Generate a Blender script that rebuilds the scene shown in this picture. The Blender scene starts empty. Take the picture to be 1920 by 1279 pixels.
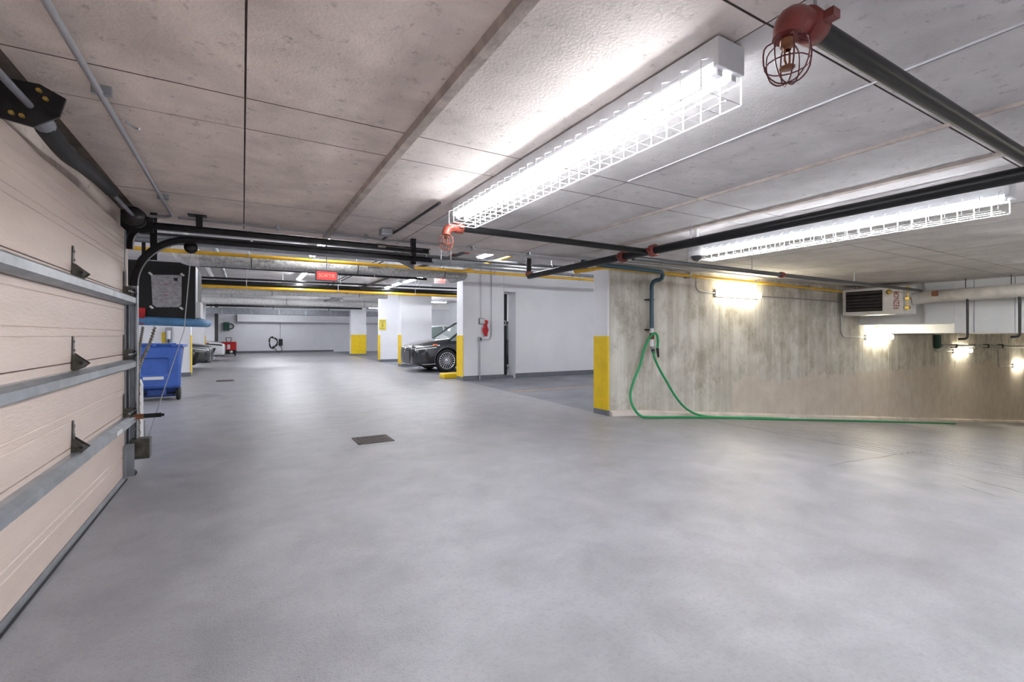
import bpy, bmesh, math, random
from mathutils import Vector, Matrix
from mathutils.bvhtree import BVHTree
random.seed(7)
SC = bpy.context.scene
COL = SC.collection
# ------------------------------------------------------------------ camera, world, exposure
F_PX, CXP, HYP, TH, CAMZ = 873.0, 960.0, 629.0, math.radians(30.05), 1.2
cam_d = bpy.data.cameras.new('camera'); cam = bpy.data.objects.new('camera', cam_d); COL.objects.link(cam)
cam_d.sensor_width = 36; cam_d.lens = F_PX / 1920 * 36; cam_d.clip_start = 0.05; cam_d.clip_end = 200
cam_d.shift_y = -(639.5 - HYP) / 1920
cam.location = (0, 0, CAMZ); cam.rotation_euler = (math.pi / 2, 0, -TH)
SC.camera = cam
W = bpy.data.worlds.new('world'); SC.world = W; W.use_nodes = True
W.node_tree.nodes['Background'].inputs[0].default_value = (0.8, 0.85, 1, 1)
W.node_tree.nodes['Background'].inputs[1].default_value = 0.3
SC.view_settings.view_transform = 'Standard'; SC.view_settings.look = 'None'
SC.view_settings.exposure = 1.3; SC.view_settings.gamma = 1.0
TUBE = 32.0          # radiance of the ceiling fluorescent tubes
WALLLAMP = 18.0      # radiance of the warm wall lamps

def ray(px, py):
    a = (px - CXP) / F_PX; s, c = math.sin(TH), math.cos(TH)
    return (s + a * c, c - a * s, (HYP - py) / F_PX)
def onz(px, py, z): d = ray(px, py); t = (z - CAMZ) / d[2]; return Vector((d[0]*t, d[1]*t, z))
def ony(px, py, Y): d = ray(px, py); t = Y / d[1]; return Vector((d[0]*t, Y, CAMZ + d[2]*t))
def onx(px, py, X): d = ray(px, py); t = X / d[0]; return Vector((X, d[1]*t, CAMZ + d[2]*t))

# ------------------------------------------------------------------ materials
def mat(name, col, rough=0.6, metal=0.0, var=0.0, scale=6.0, bump=0.0, bscale=40.0, spots=0.0, sscale=9.0, sth=(0.66, 0.78),
        spotcol=(0.05, 0.045, 0.04), emit=0.0, rvar=0.0, stretch=(1, 1, 1), col2=None, spec=0.5, coat=0.0, alpha=1.0, trans=0.0):
    m = bpy.data.materials.new(name); m.use_nodes = True
    nt = m.node_tree; b = nt.nodes['Principled BSDF']; L = nt.links.new
    b.inputs['Base Color'].default_value = (*col, 1); b.inputs['Roughness'].default_value = rough
    b.inputs['Metallic'].default_value = metal; b.inputs['Specular IOR Level'].default_value = spec
    b.inputs['Coat Weight'].default_value = coat
    b.inputs['Transmission Weight'].default_value = trans
    if emit:
        b.inputs['Emission Color'].default_value = (*col, 1); b.inputs['Emission Strength'].default_value = emit
    if var or bump or spots or rvar:
        tc = nt.nodes.new('ShaderNodeTexCoord'); mp = nt.nodes.new('ShaderNodeMapping')
        geo = nt.nodes.new('ShaderNodeNewGeometry')
        mp.inputs['Scale'].default_value = stretch; L(geo.outputs['Position'], mp.inputs['Vector'])
        def noise(sc, det=6, dist=0.0, rgh=0.6):
            n = nt.nodes.new('ShaderNodeTexNoise'); n.inputs['Scale'].default_value = sc
            n.inputs['Detail'].default_value = det; n.inputs['Roughness'].default_value = rgh
            n.inputs['Distortion'].default_value = dist; L(mp.outputs[0], n.inputs['Vector']); return n
        def ramp(src, a, bb, c0=(0, 0, 0, 1), c1=(1, 1, 1, 1)):
            r = nt.nodes.new('ShaderNodeValToRGB'); r.color_ramp.elements[0].position = a; r.color_ramp.elements[1].position = bb
            r.color_ramp.elements[0].color = c0; r.color_ramp.elements[1].color = c1; L(src, r.inputs[0]); return r
        cur = None
        if var:
            n = noise(scale, 8, 0.3)
            lo = tuple(max(0, c * (1 - var)) for c in col) if col2 is None else col2
            hi = tuple(min(1, c * (1 + var * 0.6)) for c in col)
            r = ramp(n.outputs[0], 0.32, 0.68, (*lo, 1), (*hi, 1)); cur = r.outputs[0]
        if spots:
            n2 = noise(sscale, 4, 0.0, 0.75); r2 = ramp(n2.outputs[0], *sth)
            mx = nt.nodes.new('ShaderNodeMix'); mx.data_type = 'RGBA'
            mm = nt.nodes.new('ShaderNodeMath'); mm.operation = 'MULTIPLY'; mm.inputs[1].default_value = spots
            L(r2.outputs[0], mm.inputs[0]); L(mm.outputs[0], mx.inputs[0])
            if cur is None: mx.inputs[6].default_value = (*col, 1)
            else: L(cur, mx.inputs[6])
            mx.inputs[7].default_value = (*spotcol, 1); cur = mx.outputs[2]
        if cur is not None: L(cur, b.inputs['Base Color'])
        if rvar:
            n4 = noise(1.3, 5, 0.4); mr = nt.nodes.new('ShaderNodeMapRange')
            mr.inputs[1].default_value = 0.3; mr.inputs[2].default_value = 0.7
            mr.inputs[3].default_value = max(0.05, rough - rvar); mr.inputs[4].default_value = min(1, rough + rvar)
            L(n4.outputs[0], mr.inputs[0]); L(mr.outputs[0], b.inputs['Roughness'])
        if bump:
            n3 = noise(bscale, 5); bp = nt.nodes.new('ShaderNodeBump'); bp.inputs['Strength'].default_value = bump
            bp.inputs['Distance'].default_value = 0.01; L(n3.outputs[0], bp.inputs['Height']); L(bp.outputs[0], b.inputs['Normal'])
    return m
M = {}
M['floor'] = mat('floor_paint', (0.305, 0.298, 0.318), 0.335, var=0.2, scale=2.6, bump=0.3, bscale=110, rvar=0.04, spots=0.45, sscale=46, sth=(0.5, 0.78), spotcol=(0.14, 0.13, 0.135), spec=0.5)
M['ramp'] = mat('ramp_paint', (0.315, 0.306, 0.32), 0.335, var=0.22, scale=2.6, bump=0.25, bscale=60, rvar=0.04, spots=0.15, sscale=4, spotcol=(0.23, 0.21, 0.18))
M['bay'] = mat('bay_floor_paint', (0.2, 0.205, 0.235), 0.45, var=0.15, scale=1.2, bump=0.15, bscale=60, rvar=0.1)
M['lineorange'] = mat('faded_line_paint', (0.5, 0.33, 0.2), 0.6, var=0.3, scale=12)
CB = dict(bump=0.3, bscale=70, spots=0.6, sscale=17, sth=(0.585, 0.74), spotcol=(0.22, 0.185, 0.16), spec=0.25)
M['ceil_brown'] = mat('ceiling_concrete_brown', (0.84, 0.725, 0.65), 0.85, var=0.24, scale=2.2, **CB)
M['ceil_mid'] = mat('ceiling_concrete_mid', (0.74, 0.665, 0.62), 0.85, var=0.2, scale=2.2, **CB)
M['ceil_grey'] = mat('ceiling_concrete_grey', (0.63, 0.6, 0.59), 0.85, var=0.18, scale=2.4, **CB)
M['ceil_buff'] = mat('ceiling_concrete_buff', (0.6, 0.56, 0.52), 0.85, var=0.18, scale=2.0, **CB)
M['joint'] = mat('ceiling_joint_concrete', (0.2, 0.165, 0.14), 0.9, var=0.4, scale=8, bump=0.4)
M['ceil_back'] = mat('back_ceiling_concrete', (0.72, 0.69, 0.69), 0.85, var=0.18, scale=1.5, bump=0.2, bscale=40)
M['tube2'] = mat('fluorescent_tube_cool', (0.93, 0.96, 1.0), 0.3, emit=TUBE*1.2)
M['ridge'] = mat('cast_ridge_concrete', (0.47, 0.4, 0.355), 0.9, var=0.3, scale=7, bump=0.3)
M['white'] = mat('white_wall_paint', (0.83, 0.83, 0.87), 0.6, var=0.04, scale=1.5, bump=0.12, bscale=60)
M['whitegrey'] = mat('grey_bulkhead_board', (0.7, 0.7, 0.7), 0.6, var=0.06, scale=2)
M['base'] = mat('grey_base_paint', (0.16, 0.17, 0.195), 0.5, var=0.15, scale=5)
M['yellow'] = mat('yellow_safety_paint', (0.8, 0.54, 0.0), 0.5, var=0.1, scale=6, spots=0.2, sscale=16, spotcol=(0.2, 0.13, 0.02))
M['yellowpipe'] = mat('yellow_gas_pipe_paint', (0.72, 0.4, 0.02), 0.4, var=0.15, scale=5)
M['blackpipe'] = mat('black_steel_pipe', (0.009, 0.009, 0.01), 0.36, metal=0.0, var=0.3, scale=9, spots=0.25, sscale=60, spotcol=(0.25, 0.25, 0.25), spec=0.35)
M['greypipe'] = mat('dark_grey_pipe', (0.07, 0.068, 0.075), 0.45, metal=0.2)
M['tealpipe'] = mat('teal_painted_pipe', (0.035, 0.085, 0.12), 0.45)
M['galv'] = mat('galvanised_steel', (0.42, 0.45, 0.48), 0.38, metal=0.85, var=0.22, scale=8, rvar=0.08)
M['galvdull'] = mat('dull_galvanised_steel', (0.3, 0.31, 0.34), 0.5, metal=0.6, var=0.25, scale=6)
M['conduit'] = mat('conduit_steel', (0.45, 0.45, 0.47), 0.4, metal=0.6)
M['dark'] = mat('oily_dark_steel', (0.03, 0.028, 0.03), 0.35, metal=0.5, var=0.4, scale=12)
M['oxid'] = mat('greasy_hinge_steel', (0.1, 0.095, 0.08), 0.4, metal=0.7, var=0.5, scale=20)
M['rubber'] = mat('black_rubber', (0.012, 0.012, 0.013), 0.6)
M['door'] = mat('cream_door_panel', (0.56, 0.455, 0.4), 0.45, var=0.1, scale=2.5, bump=0.35, bscale=55, stretch=(1, 0.25, 1.6))
M['doorgroove'] = mat('door_groove', (0.3, 0.23, 0.2), 0.5)
M['red'] = mat('red_coupling_paint', (0.2, 0.035, 0.028), 0.4, var=0.3, scale=14)
M['orange'] = mat('orange_elbow_paint', (0.36, 0.075, 0.045), 0.45, var=0.15, scale=14)
M['maroon'] = mat('maroon_wire', (0.13, 0.02, 0.025), 0.45)
M['wire'] = mat('white_guard_wire', (0.8, 0.8, 0.82), 0.4)
M['fixture'] = mat('white_fixture_enamel', (0.66, 0.66, 0.68), 0.4, var=0.1, scale=9)
M['tube'] = mat('fluorescent_tube', (0.93, 0.96, 1.0), 0.3, emit=TUBE)
M['lens'] = mat('lit_lamp_diffuser', (1.0, 0.93, 0.72), 0.3, emit=WALLLAMP)
M['wrap'] = mat('white_pipe_wrap', (0.6, 0.59, 0.58), 0.7, var=0.25, scale=14, bump=0.3, bscale=35)
M['wraprough'] = mat('grey_pipe_insulation', (0.42, 0.42, 0.42), 0.7, var=0.45, scale=22, bump=0.3, bscale=35)
M['duct'] = mat('beige_duct_wrap', (0.6, 0.56, 0.5), 0.7, var=0.2, scale=5, bump=0.4, bscale=9)
M['chainsteel'] = mat('weathered_chain_steel', (0.3, 0.25, 0.19), 0.45, metal=0.7, var=0.4, scale=40)
M['brass'] = mat('brass', (0.6, 0.42, 0.12), 0.35, metal=0.9)
M['copper'] = mat('rusty_brass', (0.25, 0.1, 0.05), 0.5, metal=0.5)
M['hose'] = mat('green_rubber_hose', (0.01, 0.3, 0.1), 0.4)
M['heater'] = mat('heater_white_enamel', (0.72, 0.69, 0.66), 0.4, var=0.12, scale=4)
M['louver'] = mat('heater_louvre', (0.12, 0.1, 0.095), 0.45, metal=0.3)
M['black'] = mat('black_void', (0.008, 0.008, 0.008), 0.8)
M['blackbox'] = mat('black_panel', (0.006, 0.006, 0.006), 0.6, bump=0.15, bscale=60)
M['bluefoam'] = mat('blue_foam_pad', (0.1, 0.27, 0.5), 0.55, var=0.2, scale=12)
M['blueplastic'] = mat('blue_bin_plastic', (0.045, 0.12, 0.44), 0.42, var=0.12, scale=5)
M['darkblue'] = mat('dark_blue_bin_plastic', (0.02, 0.06, 0.24), 0.45)
M['paper'] = mat('grey_printed_paper', (0.42, 0.41, 0.43), 0.8, var=0.35, scale=26, stretch=(1, 1, 1.6))
M['ink'] = mat('black_ink', (0.02, 0.02, 0.02), 0.7)
M['inkred'] = mat('red_lettering', (0.35, 0.03, 0.03), 0.6)
M['redcloth'] = mat('red_fabric', (0.5, 0.02, 0.025), 0.7, var=0.2, scale=12)
M['exit'] = mat('lit_exit_sign_face', (1.0, 0.1, 0.09), 0.4, emit=0.38)
M['exitword'] = mat('lit_exit_letters', (1.0, 0.42, 0.36), 0.4, emit=0.45)
M['plastic_white'] = mat('white_plastic', (0.75, 0.75, 0.75), 0.4)
M['plastic_grey'] = mat('grey_plastic', (0.3, 0.32, 0.35), 0.5)
M['glassdark'] = mat('smoked_dome', (0.015, 0.016, 0.02), 0.08, coat=1.0)
M['green'] = mat('dark_green_enamel', (0.03, 0.09, 0.07), 0.5)
M['signyellow'] = mat('yellow_sign_sheet', (0.75, 0.62, 0.1), 0.5)
M['grate'] = mat('rusty_cast_iron', (0.1, 0.075, 0.065), 0.6, metal=0.5, var=0.5, scale=30)
M['carblack'] = mat('charcoal_car_paint', (0.028, 0.03, 0.038), 0.22, metal=0.5, coat=1.0)
M['cargrey'] = mat('dark_grey_car_paint', (0.035, 0.04, 0.045), 0.25, metal=0.4, coat=1.0)
M['carwhite'] = mat('white_car_paint', (0.75, 0.76, 0.78), 0.25, coat=1.0)
M['carglass'] = mat('car_window_glass', (0.18, 0.23, 0.22), 0.05, coat=1.0)
M['chrome'] = mat('bright_alloy', (0.75, 0.75, 0.77), 0.22, metal=0.95)
M['headlamp'] = mat('clear_headlamp', (0.55, 0.57, 0.6), 0.1, coat=1.0)
M['trimblack'] = mat('black_car_trim', (0.01, 0.01, 0.011), 0.4)
M['amber'] = mat('amber_reflector', (0.6, 0.12, 0.02), 0.3)
M['yellowlamp'] = mat('yellow_fog_lamp', (0.8, 0.5, 0.03), 0.3)
M['gen_red'] = mat('red_enamel', (0.5, 0.01, 0.01), 0.4)
# ramp wall: board-marked concrete, vertical streaks, tan repair coat low down
def rampwall_mat():
    m = bpy.data.materials.new('ramp_wall_concrete'); m.use_nodes = True
    nt = m.node_tree; b = nt.nodes['Principled BSDF']; L = nt.links.new
    b.inputs['Roughness'].default_value = 0.85; b.inputs['Specular IOR Level'].default_value = 0.25
    geo = nt.nodes.new('ShaderNodeNewGeometry')
    def noise(sc, stretch, det=7, rg=0.65):
        mp = nt.nodes.new('ShaderNodeMapping'); mp.inputs['Scale'].default_value = stretch; L(geo.outputs['Position'], mp.inputs[0])
        n = nt.nodes.new('ShaderNodeTexNoise'); n.inputs['Scale'].default_value = sc; n.inputs['Detail'].default_value = det
        n.inputs['Roughness'].default_value = rg; L(mp.outputs[0], n.inputs[0]); return n.outputs[0]
    def ramp(src, stops):
        r = nt.nodes.new('ShaderNodeValToRGB')
        while len(r.color_ramp.elements) < len(stops): r.color_ramp.elements.new(0.5)
        for e, (p, c) in zip(r.color_ramp.elements, stops): e.position = p; e.color = (*c, 1)
        L(src, r.inputs[0]); return r.outputs[0]
    def mix(fac, a, bb, mode='MIX'):
        x = nt.nodes.new('ShaderNodeMix'); x.data_type = 'RGBA'; x.blend_type = mode
        if isinstance(fac, float): x.inputs[0].default_value = fac
        else: L(fac, x.inputs[0])
        L(a, x.inputs[6]); L(bb, x.inputs[7]); return x.outputs[2]
    def math_(op, a, bb):
        x = nt.nodes.new('ShaderNodeMath'); x.operation = op
        for i, v in enumerate((a, bb)):
            if isinstance(v, (int, float)): x.inputs[i].default_value = v
            else: L(v, x.inputs[i])
        return x.outputs[0]
    base = ramp(noise(1.1, (1, 1, 1)), [(0.3, (0.56, 0.53, 0.48)), (0.5, (0.7, 0.675, 0.625)), (0.7, (0.8, 0.78, 0.74))])
    streak = ramp(noise(2.3, (2.4, 1, 0.17), 6, 0.6), [(0.36, (0.6, 0.565, 0.52)), (0.6, (1.0, 1.0, 1.0))])
    c1 = mix(0.65, base, streak, 'MULTIPLY')
    blot = ramp(noise(2.2, (1, 1, 0.8), 9, 0.75), [(0.47, (1, 1, 1)), (0.62, (0.55, 0.52, 0.45))])
    c1 = mix(0.7, c1, blot, 'MULTIPLY')
    tan = ramp(noise(3.0, (1, 1, 1)), [(0.3, (0.58, 0.5, 0.43)), (0.7, (0.72, 0.645, 0.58))])
    sep = nt.nodes.new('ShaderNodeSeparateXYZ'); L(geo.outputs['Position'], sep.inputs[0])
    edge = math_('ADD', sep.outputs[2], math_('MULTIPLY', math_('SUBTRACT', noise(1.6, (1, 1, 1), 8), 0.5), 0.9))
    low = math_('LESS_THAN', edge, 0.33); right = math_('GREATER_THAN', sep.outputs[0], 7.7)
    col = mix(math_('MULTIPLY', math_('MULTIPLY', low, right), 0.85), c1, tan)
    L(col, b.inputs['Base Color'])
    bp = nt.nodes.new('ShaderNodeBump'); bp.inputs['Strength'].default_value = 0.4; bp.inputs['Distance'].default_value = 0.012
    L(noise(14, (1, 1, 0.2)), bp.inputs['Height']); L(bp.outputs[0], b.inputs['Normal'])
    return m
M['rampwall'] = rampwall_mat()

# ------------------------------------------------------------------ mesh helpers
def wo(o):
    v = Vector((0, 0, 0))
    while o is not None: v += o.location; o = o.parent
    return v
def tag(o, label=None, cat=None, group=None, kind=None):
    if label: o['label'] = label
    if cat: o['category'] = cat
    if group: o['group'] = group
    if kind: o['kind'] = kind
    return o
def thing(name, loc, label, cat, group=None):
    e = bpy.data.objects.new(name, None); COL.objects.link(e); e.location = loc; e.empty_display_size = 0.1
    return tag(e, label, cat, group)
class MB:
    def __init__(s): s.v = []; s.f = []; s.sm = []
    def add(s, vs, fs, smooth=False):
        o = len(s.v); s.v += [Vector(v) for v in vs]; s.f += [tuple(i + o for i in f) for f in fs]; s.sm += [smooth] * len(fs); return s
    def box(s, lo, hi):
        x0, y0, z0 = lo; x1, y1, z1 = hi
        return s.add([(x0,y0,z0),(x1,y0,z0),(x1,y1,z0),(x0,y1,z0),(x0,y0,z1),(x1,y0,z1),(x1,y1,z1),(x0,y1,z1)],
                     [(0,3,2,1),(4,5,6,7),(0,1,5,4),(1,2,6,5),(2,3,7,6),(3,0,4,7)])
    def bevbox(s, lo, hi, b=0.02):
        bm = bmesh.new(); bmesh.ops.create_cube(bm, size=1)
        lo, hi = Vector(lo), Vector(hi)
        for v in bm.verts: v.co = Vector(((lo[i] + hi[i]) / 2 + v.co[i] * (hi[i] - lo[i]) for i in range(3)))
        bmesh.ops.bevel(bm, geom=bm.edges[:], offset=b, segments=2, affect='EDGES', profile=0.5)
        bm.verts.index_update(); s.add([v.co.copy() for v in bm.verts], [[v.index for v in f.verts] for f in bm.faces]); bm.free(); return s
    def prism(s, poly, d):      # planar polygon (3d points) extruded by vector d
        n = len(poly); d = Vector(d); p = [Vector(q) for q in poly]
        return s.add(p + [q + d for q in p], [tuple(range(n))[::-1], tuple(range(n, 2*n))] + [(i, (i+1) % n, n + (i+1) % n, n + i) for i in range(n)])
    def tube(s, path, r, n=10, caps=True, smooth=True):
        P = [Vector(p) for p in path]; k = len(P); R = r if isinstance(r, (list, tuple)) else [r] * k
        tans = []
        for i in range(k):
            a = (P[i] - P[i-1]).normalized() if i else None; b = (P[i+1] - P[i]).normalized() if i < k-1 else None
            t = (a + b) if a is not None and b is not None else (a if a is not None else b)
            tans.append(t.normalized())
        up = Vector((0, 0, 1)) if abs(tans[0].z) < 0.9 else Vector((1, 0, 0))
        u = tans[0].cross(up).normalized(); vs = []
        for i in range(k):
            u = (u - tans[i] * u.dot(tans[i])).normalized(); w = tans[i].cross(u)
            vs += [P[i] + (u * math.cos(2*math.pi*j/n) + w * math.sin(2*math.pi*j/n)) * R[i] for j in range(n)]
        fs = [(i*n+j, i*n+(j+1) % n, (i+1)*n+(j+1) % n, (i+1)*n+j) for i in range(k-1) for j in range(n)]
        s.add(vs, fs, smooth)
        if caps:
            s.add(vs[:n], [tuple(range(n))[::-1]]); s.add(vs[-n:], [tuple(range(n))])
        return s
    def ring(s, c, ax, R, r, n=12, m=6):     # torus
        ax = Vector(ax).normalized(); u = ax.orthogonal().normalized(); w = ax.cross(u); c = Vector(c); vs = []
        for i in range(n):
            a = 2*math.pi*i/n; d = u*math.cos(a) + w*math.sin(a)
            vs += [c + d*(R + r*math.cos(2*math.pi*j/m)) + ax*r*math.sin(2*math.pi*j/m) for j in range(m)]
        return s.add(vs, [(i*m+j, ((i+1) % n)*m+j, ((i+1) % n)*m+(j+1) % m, i*m+(j+1) % m) for i in range(n) for j in range(m)], True)
    def lathe(s, c, ax, prof, n=20):          # prof: (radius, along axis)
        ax = Vector(ax).normalized(); u = ax.orthogonal().normalized(); w = ax.cross(u); c = Vector(c); vs = []
        for r, h in prof: vs += [c + ax*h + (u*math.cos(2*math.pi*j/n) + w*math.sin(2*math.pi*j/n))*r for j in range(n)]
        return s.add(vs, [(i*n+j, i*n+(j+1) % n, (i+1)*n+(j+1) % n, (i+1)*n+j) for i in range(len(prof)-1) for j in range(n)], True)
    def sweep(s, path, prof, side, closed=True):   # prof (a along side, b along the other normal)
        P = [Vector(p) for p in path]; side = Vector(side).normalized(); k, n = len(P), len(prof); vs = []
        for i in range(k):
            t = (P[min(i+1, k-1)] - P[max(i-1, 0)]).normalized(); nn = side.cross(t).normalized()
            vs += [P[i] + side*a + nn*b for a, b in prof]
        m = n if closed else n-1
        s.add(vs, [(i*n+j, i*n+(j+1) % n, (i+1)*n+(j+1) % n, (i+1)*n+j) for i in range(k-1) for j in range(m)])
        if closed: s.add(vs[:n], [tuple(range(n))[::-1]]); s.add(vs[-n:], [tuple(range(n))])
        return s
    def build(s, name, m, parent=None, label=None, cat=None, group=None, kind=None, base=False):
        lo = Vector((min(v[i] for v in s.v) for i in range(3))); hi = Vector((max(v[i] for v in s.v) for i in range(3)))
        c = (lo + hi) / 2
        if base: c.z = lo.z
        me = bpy.data.meshes.new(name); me.from_pydata([v - c for v in s.v], [], s.f); me.polygons.foreach_set('use_smooth', s.sm)
        bm = bmesh.new(); bm.from_mesh(me); bmesh.ops.recalc_face_normals(bm, faces=bm.faces[:]); bm.to_mesh(me); bm.free()
        me.materials.append(M[m] if isinstance(m, str) else m)
        o = bpy.data.objects.new(name, me); COL.objects.link(o)
        if parent is not None: o.parent = parent; o.location = c - wo(parent)
        else: o.location = c
        return tag(o, label, cat, group, kind)
def box(name, lo, hi, m, parent=None, **k): return MB().box(lo, hi).build(name, m, parent, **k)
def copy_tree(o, parent=None):
    c = o.copy(); COL.objects.link(c); c.parent = parent
    for ch in list(o.children): copy_tree(ch, c)
    return c
def arc(p0, c, p1, n=6):      # quadratic bend
    p0, c, p1 = Vector(p0), Vector(c), Vector(p1)
    return [p0*(1-t)**2 + c*2*t*(1-t) + p1*t*t for t in [i/n for i in range(n+1)]]
def smooth_path(pts, n=6):    # Catmull-Rom
    P = [Vector(p) for p in pts]; P = [P[0]*2-P[1]] + P + [P[-1]*2-P[-2]]; out = []
    for i in range(1, len(P)-2):
        for k in range(n):
            t = k/n; a, b, c, d = P[i-1], P[i], P[i+1], P[i+2]
            out.append(0.5*((2*b)+(c-a)*t+(2*a-5*b+4*c-d)*t*t+(3*b-a-3*c+d)*t**3))
    return out + [P[-2]]
def text(name, body, size, m, loc, rot, parent=None, depth=0.001, sx=1.0):
    cu = bpy.data.curves.new(name, 'FONT'); cu.body = body; cu.size = size; cu.align_x = 'CENTER'; cu.align_y = 'CENTER'; cu.extrude = depth
    o = bpy.data.objects.new(name, cu); COL.objects.link(o); bpy.context.view_layer.update()
    me = bpy.data.meshes.new_from_object(o.evaluated_get(bpy.context.evaluated_depsgraph_get()))
    bpy.data.objects.remove(o); me.materials.clear(); me.materials.append(M[m])
    t = bpy.data.objects.new(name, me); COL.objects.link(t); t.parent = parent
    t.location = Vector(loc) - (wo(parent) if parent else Vector()); t.rotation_euler = rot; t.scale = (sx, 1, 1)
    return t
def floor_z(x):
    if x < 4.4: return 0.0
    if x < 5.4: return -0.05 * (x - 4.4) ** 2
    return -0.05 - 0.1 * (x - 5.4)
FACE_NEG_Y = (math.pi/2, 0, 0)        # lettering read from -Y
FACE_NEG_X = (math.pi/2, 0, -math.pi/2)

# ================================================================== STRUCTURE
CZ, SLAB_Y, WALL_Y, BZ = 2.275, 5.45, 5.30, 3.2
BACK_Y = 36.3
# floor of the aisle, the bays and the ramp
MB().prism([(-8,-4,-0.2),(4.4,-4,-0.2),(4.4,5.3,-0.2),(4.72,5.3,-0.2),(4.74,5.5,-0.2),(5.05,11.32,-0.2),(5.25,17.5,-0.2),(5.6,28.6,-0.2),(5.8,BACK_Y,-0.2),(-8,BACK_Y,-0.2)],
           (0,0,0.2)).build('floor', 'floor', kind='structure', label='pale grey painted floor of the wide driving aisle')
MB().prism([(4.74,5.5,-0.2),(11.4,5.5,-0.2),(11.4,BACK_Y,-0.2),(5.8,BACK_Y,-0.2),(5.6,28.6,-0.2),(5.25,17.5,-0.2),(5.05,11.32,-0.2)],
           (0,0,0.2)).build('floor', 'bay', kind='structure', label='darker grey painted floor of the parking bays at right')
xs = [4.4 + 0.1*i for i in range(21)]
prof = [(x, floor_z(x)) for x in xs]; x = 6.4
while x < 27:
    prof += [(x, floor_z(x)), (x+0.008, floor_z(x)-0.010), (x+0.022, floor_z(x)-0.010), (x+0.03, floor_z(x))]; x += 0.21
prof = sorted(set(prof)); prof += [(27.2, floor_z(27.2))]
mb = MB(); n = len(prof)
mb.add([(a, -4, z) for a, z in prof] + [(a, WALL_Y+0.1, z) for a, z in prof], [(i, i+1, n+i+1, n+i) for i in range(n-1)])
ramp = mb.build('floor_ramp', 'ramp', kind='structure', label='grooved grey ramp falling away along the concrete wall')
def crack(pts, w, parent):
    P = []
    for i, (px, py) in enumerate(pts):
        q = onz(px, py, 0)
        for _ in range(12): q = onz(px, py, floor_z(q.x))
        P.append(q + Vector((0, 0, 0.0015)))
    S = smooth_path(P, 5); S = [q + Vector((random.uniform(-1,1), random.uniform(-1,1), 0))*w*1.5 for q in S]
    for q in S: q.z = floor_z(q.x) + 0.0015
    mb = MB(); k = len(S)
    V = []
    for i, q in enumerate(S):
        d = (S[min(i+1,k-1)] - S[max(i-1,0)]).normalized(); nrm = Vector((-d.y, d.x, 0)) * w * (0.3 + 0.7*math.sin(math.pi*(i+0.5)/k)) * random.uniform(0.5, 1)
        V += [q + nrm, q - nrm]
    mb.add(V, [(2*i, 2*i+1, 2*i+3, 2*i+2) for i in range(k-1)]).build('crack', 'grate', parent)
crack([(1790,888),(1840,904),(1885,915),(1920,925)], 0.006, ramp)
crack([(1795,908),(1840,922),(1885,936)], 0.005, ramp)
crack([(1555,873),(1635,860),(1700,850),(1760,845),(1800,846),(1850,840)], 0.008, ramp)
# painted bay lines
p = [onz(958,741,0), onz(1113,728,0)]
MB().prism([(4.95,8.55,0.0),(9.3,8.55,0.0),(9.3,8.66,0.0),(4.95,8.66,0.0)], (0,0,0.003)).build('bay_line', 'lineorange',
    label='faded orange line across the dark bay floor', cat='floor marking')
# near ceiling: a soffit with the cast panels as proud pieces
ceil = box('ceiling', (-1.2,-4,CZ+0.012), (13.8,SLAB_Y,CZ+0.3), 'joint', kind='structure', label='low concrete ceiling slab cast in panels')
ys = [-4,-3.5,-2.02,-0.53,0.95,2.43,2.79,4.32,SLAB_Y]
xs = [-0.79,0.01] + [0.01+0.776*i for i in range(1,18)]
cache = {}
for i in range(len(xs)-1):
    for j in range(len(ys)-1):
        w, h = round(xs[i+1]-xs[i],3), round(ys[j+1]-ys[j],3); c = ((xs[i]+xs[i+1])/2, (ys[j]+ys[j+1])/2)
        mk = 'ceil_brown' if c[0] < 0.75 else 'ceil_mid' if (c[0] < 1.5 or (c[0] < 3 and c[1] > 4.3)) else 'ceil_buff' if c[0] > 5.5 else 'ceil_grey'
        key = (w, h, mk)
        if key not in cache:
            g = 0.004
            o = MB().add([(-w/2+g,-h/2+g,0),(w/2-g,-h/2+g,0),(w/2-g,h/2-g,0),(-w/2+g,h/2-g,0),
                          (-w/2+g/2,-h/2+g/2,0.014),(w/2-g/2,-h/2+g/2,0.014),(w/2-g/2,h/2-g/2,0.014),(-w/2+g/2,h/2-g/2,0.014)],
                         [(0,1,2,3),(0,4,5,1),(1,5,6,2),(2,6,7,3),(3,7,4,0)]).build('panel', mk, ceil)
            cache[key] = o
            o.data.materials.append(M['joint'])
            for f in o.data.polygons: f.material_index = 0 if abs(f.normal.z) > 0.9 else 1
        else:
            o = cache[key].copy(); COL.objects.link(o); o.parent = ceil
        o.location = Vector((c[0], c[1], CZ + 0.007 + random.uniform(-0.001, 0.001))) - wo(ceil)
for (bx0, bx1, y0, y1, d, mk) in ((0.745,0.815,-4,5.4,0.03,'ridge'), (3.09,3.13,-4,4.4,0.014,'ridge'), (3.84,3.93,-4,4.6,0.014,'ridge'), (2.317,2.324,-4,2.4,0.006,'fixture')):
    MB().add([(bx0,y0,CZ+0.002),(bx1,y0,CZ+0.002),(bx1-0.012*(bx1-bx0>0.02),y0,CZ-d),(bx0+0.012*(bx1-bx0>0.02),y0,CZ-d),
              (bx0,y1,CZ+0.002),(bx1,y1,CZ+0.002),(bx1-0.012*(bx1-bx0>0.02),y1,CZ-d),(bx0+0.012*(bx1-bx0>0.02),y1,CZ-d)],
             [(0,1,2,3),(4,7,6,5),(0,4,5,1),(1,5,6,2),(2,6,7,3),(3,7,4,0)]).build('ridge', mk, ceil)
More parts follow.
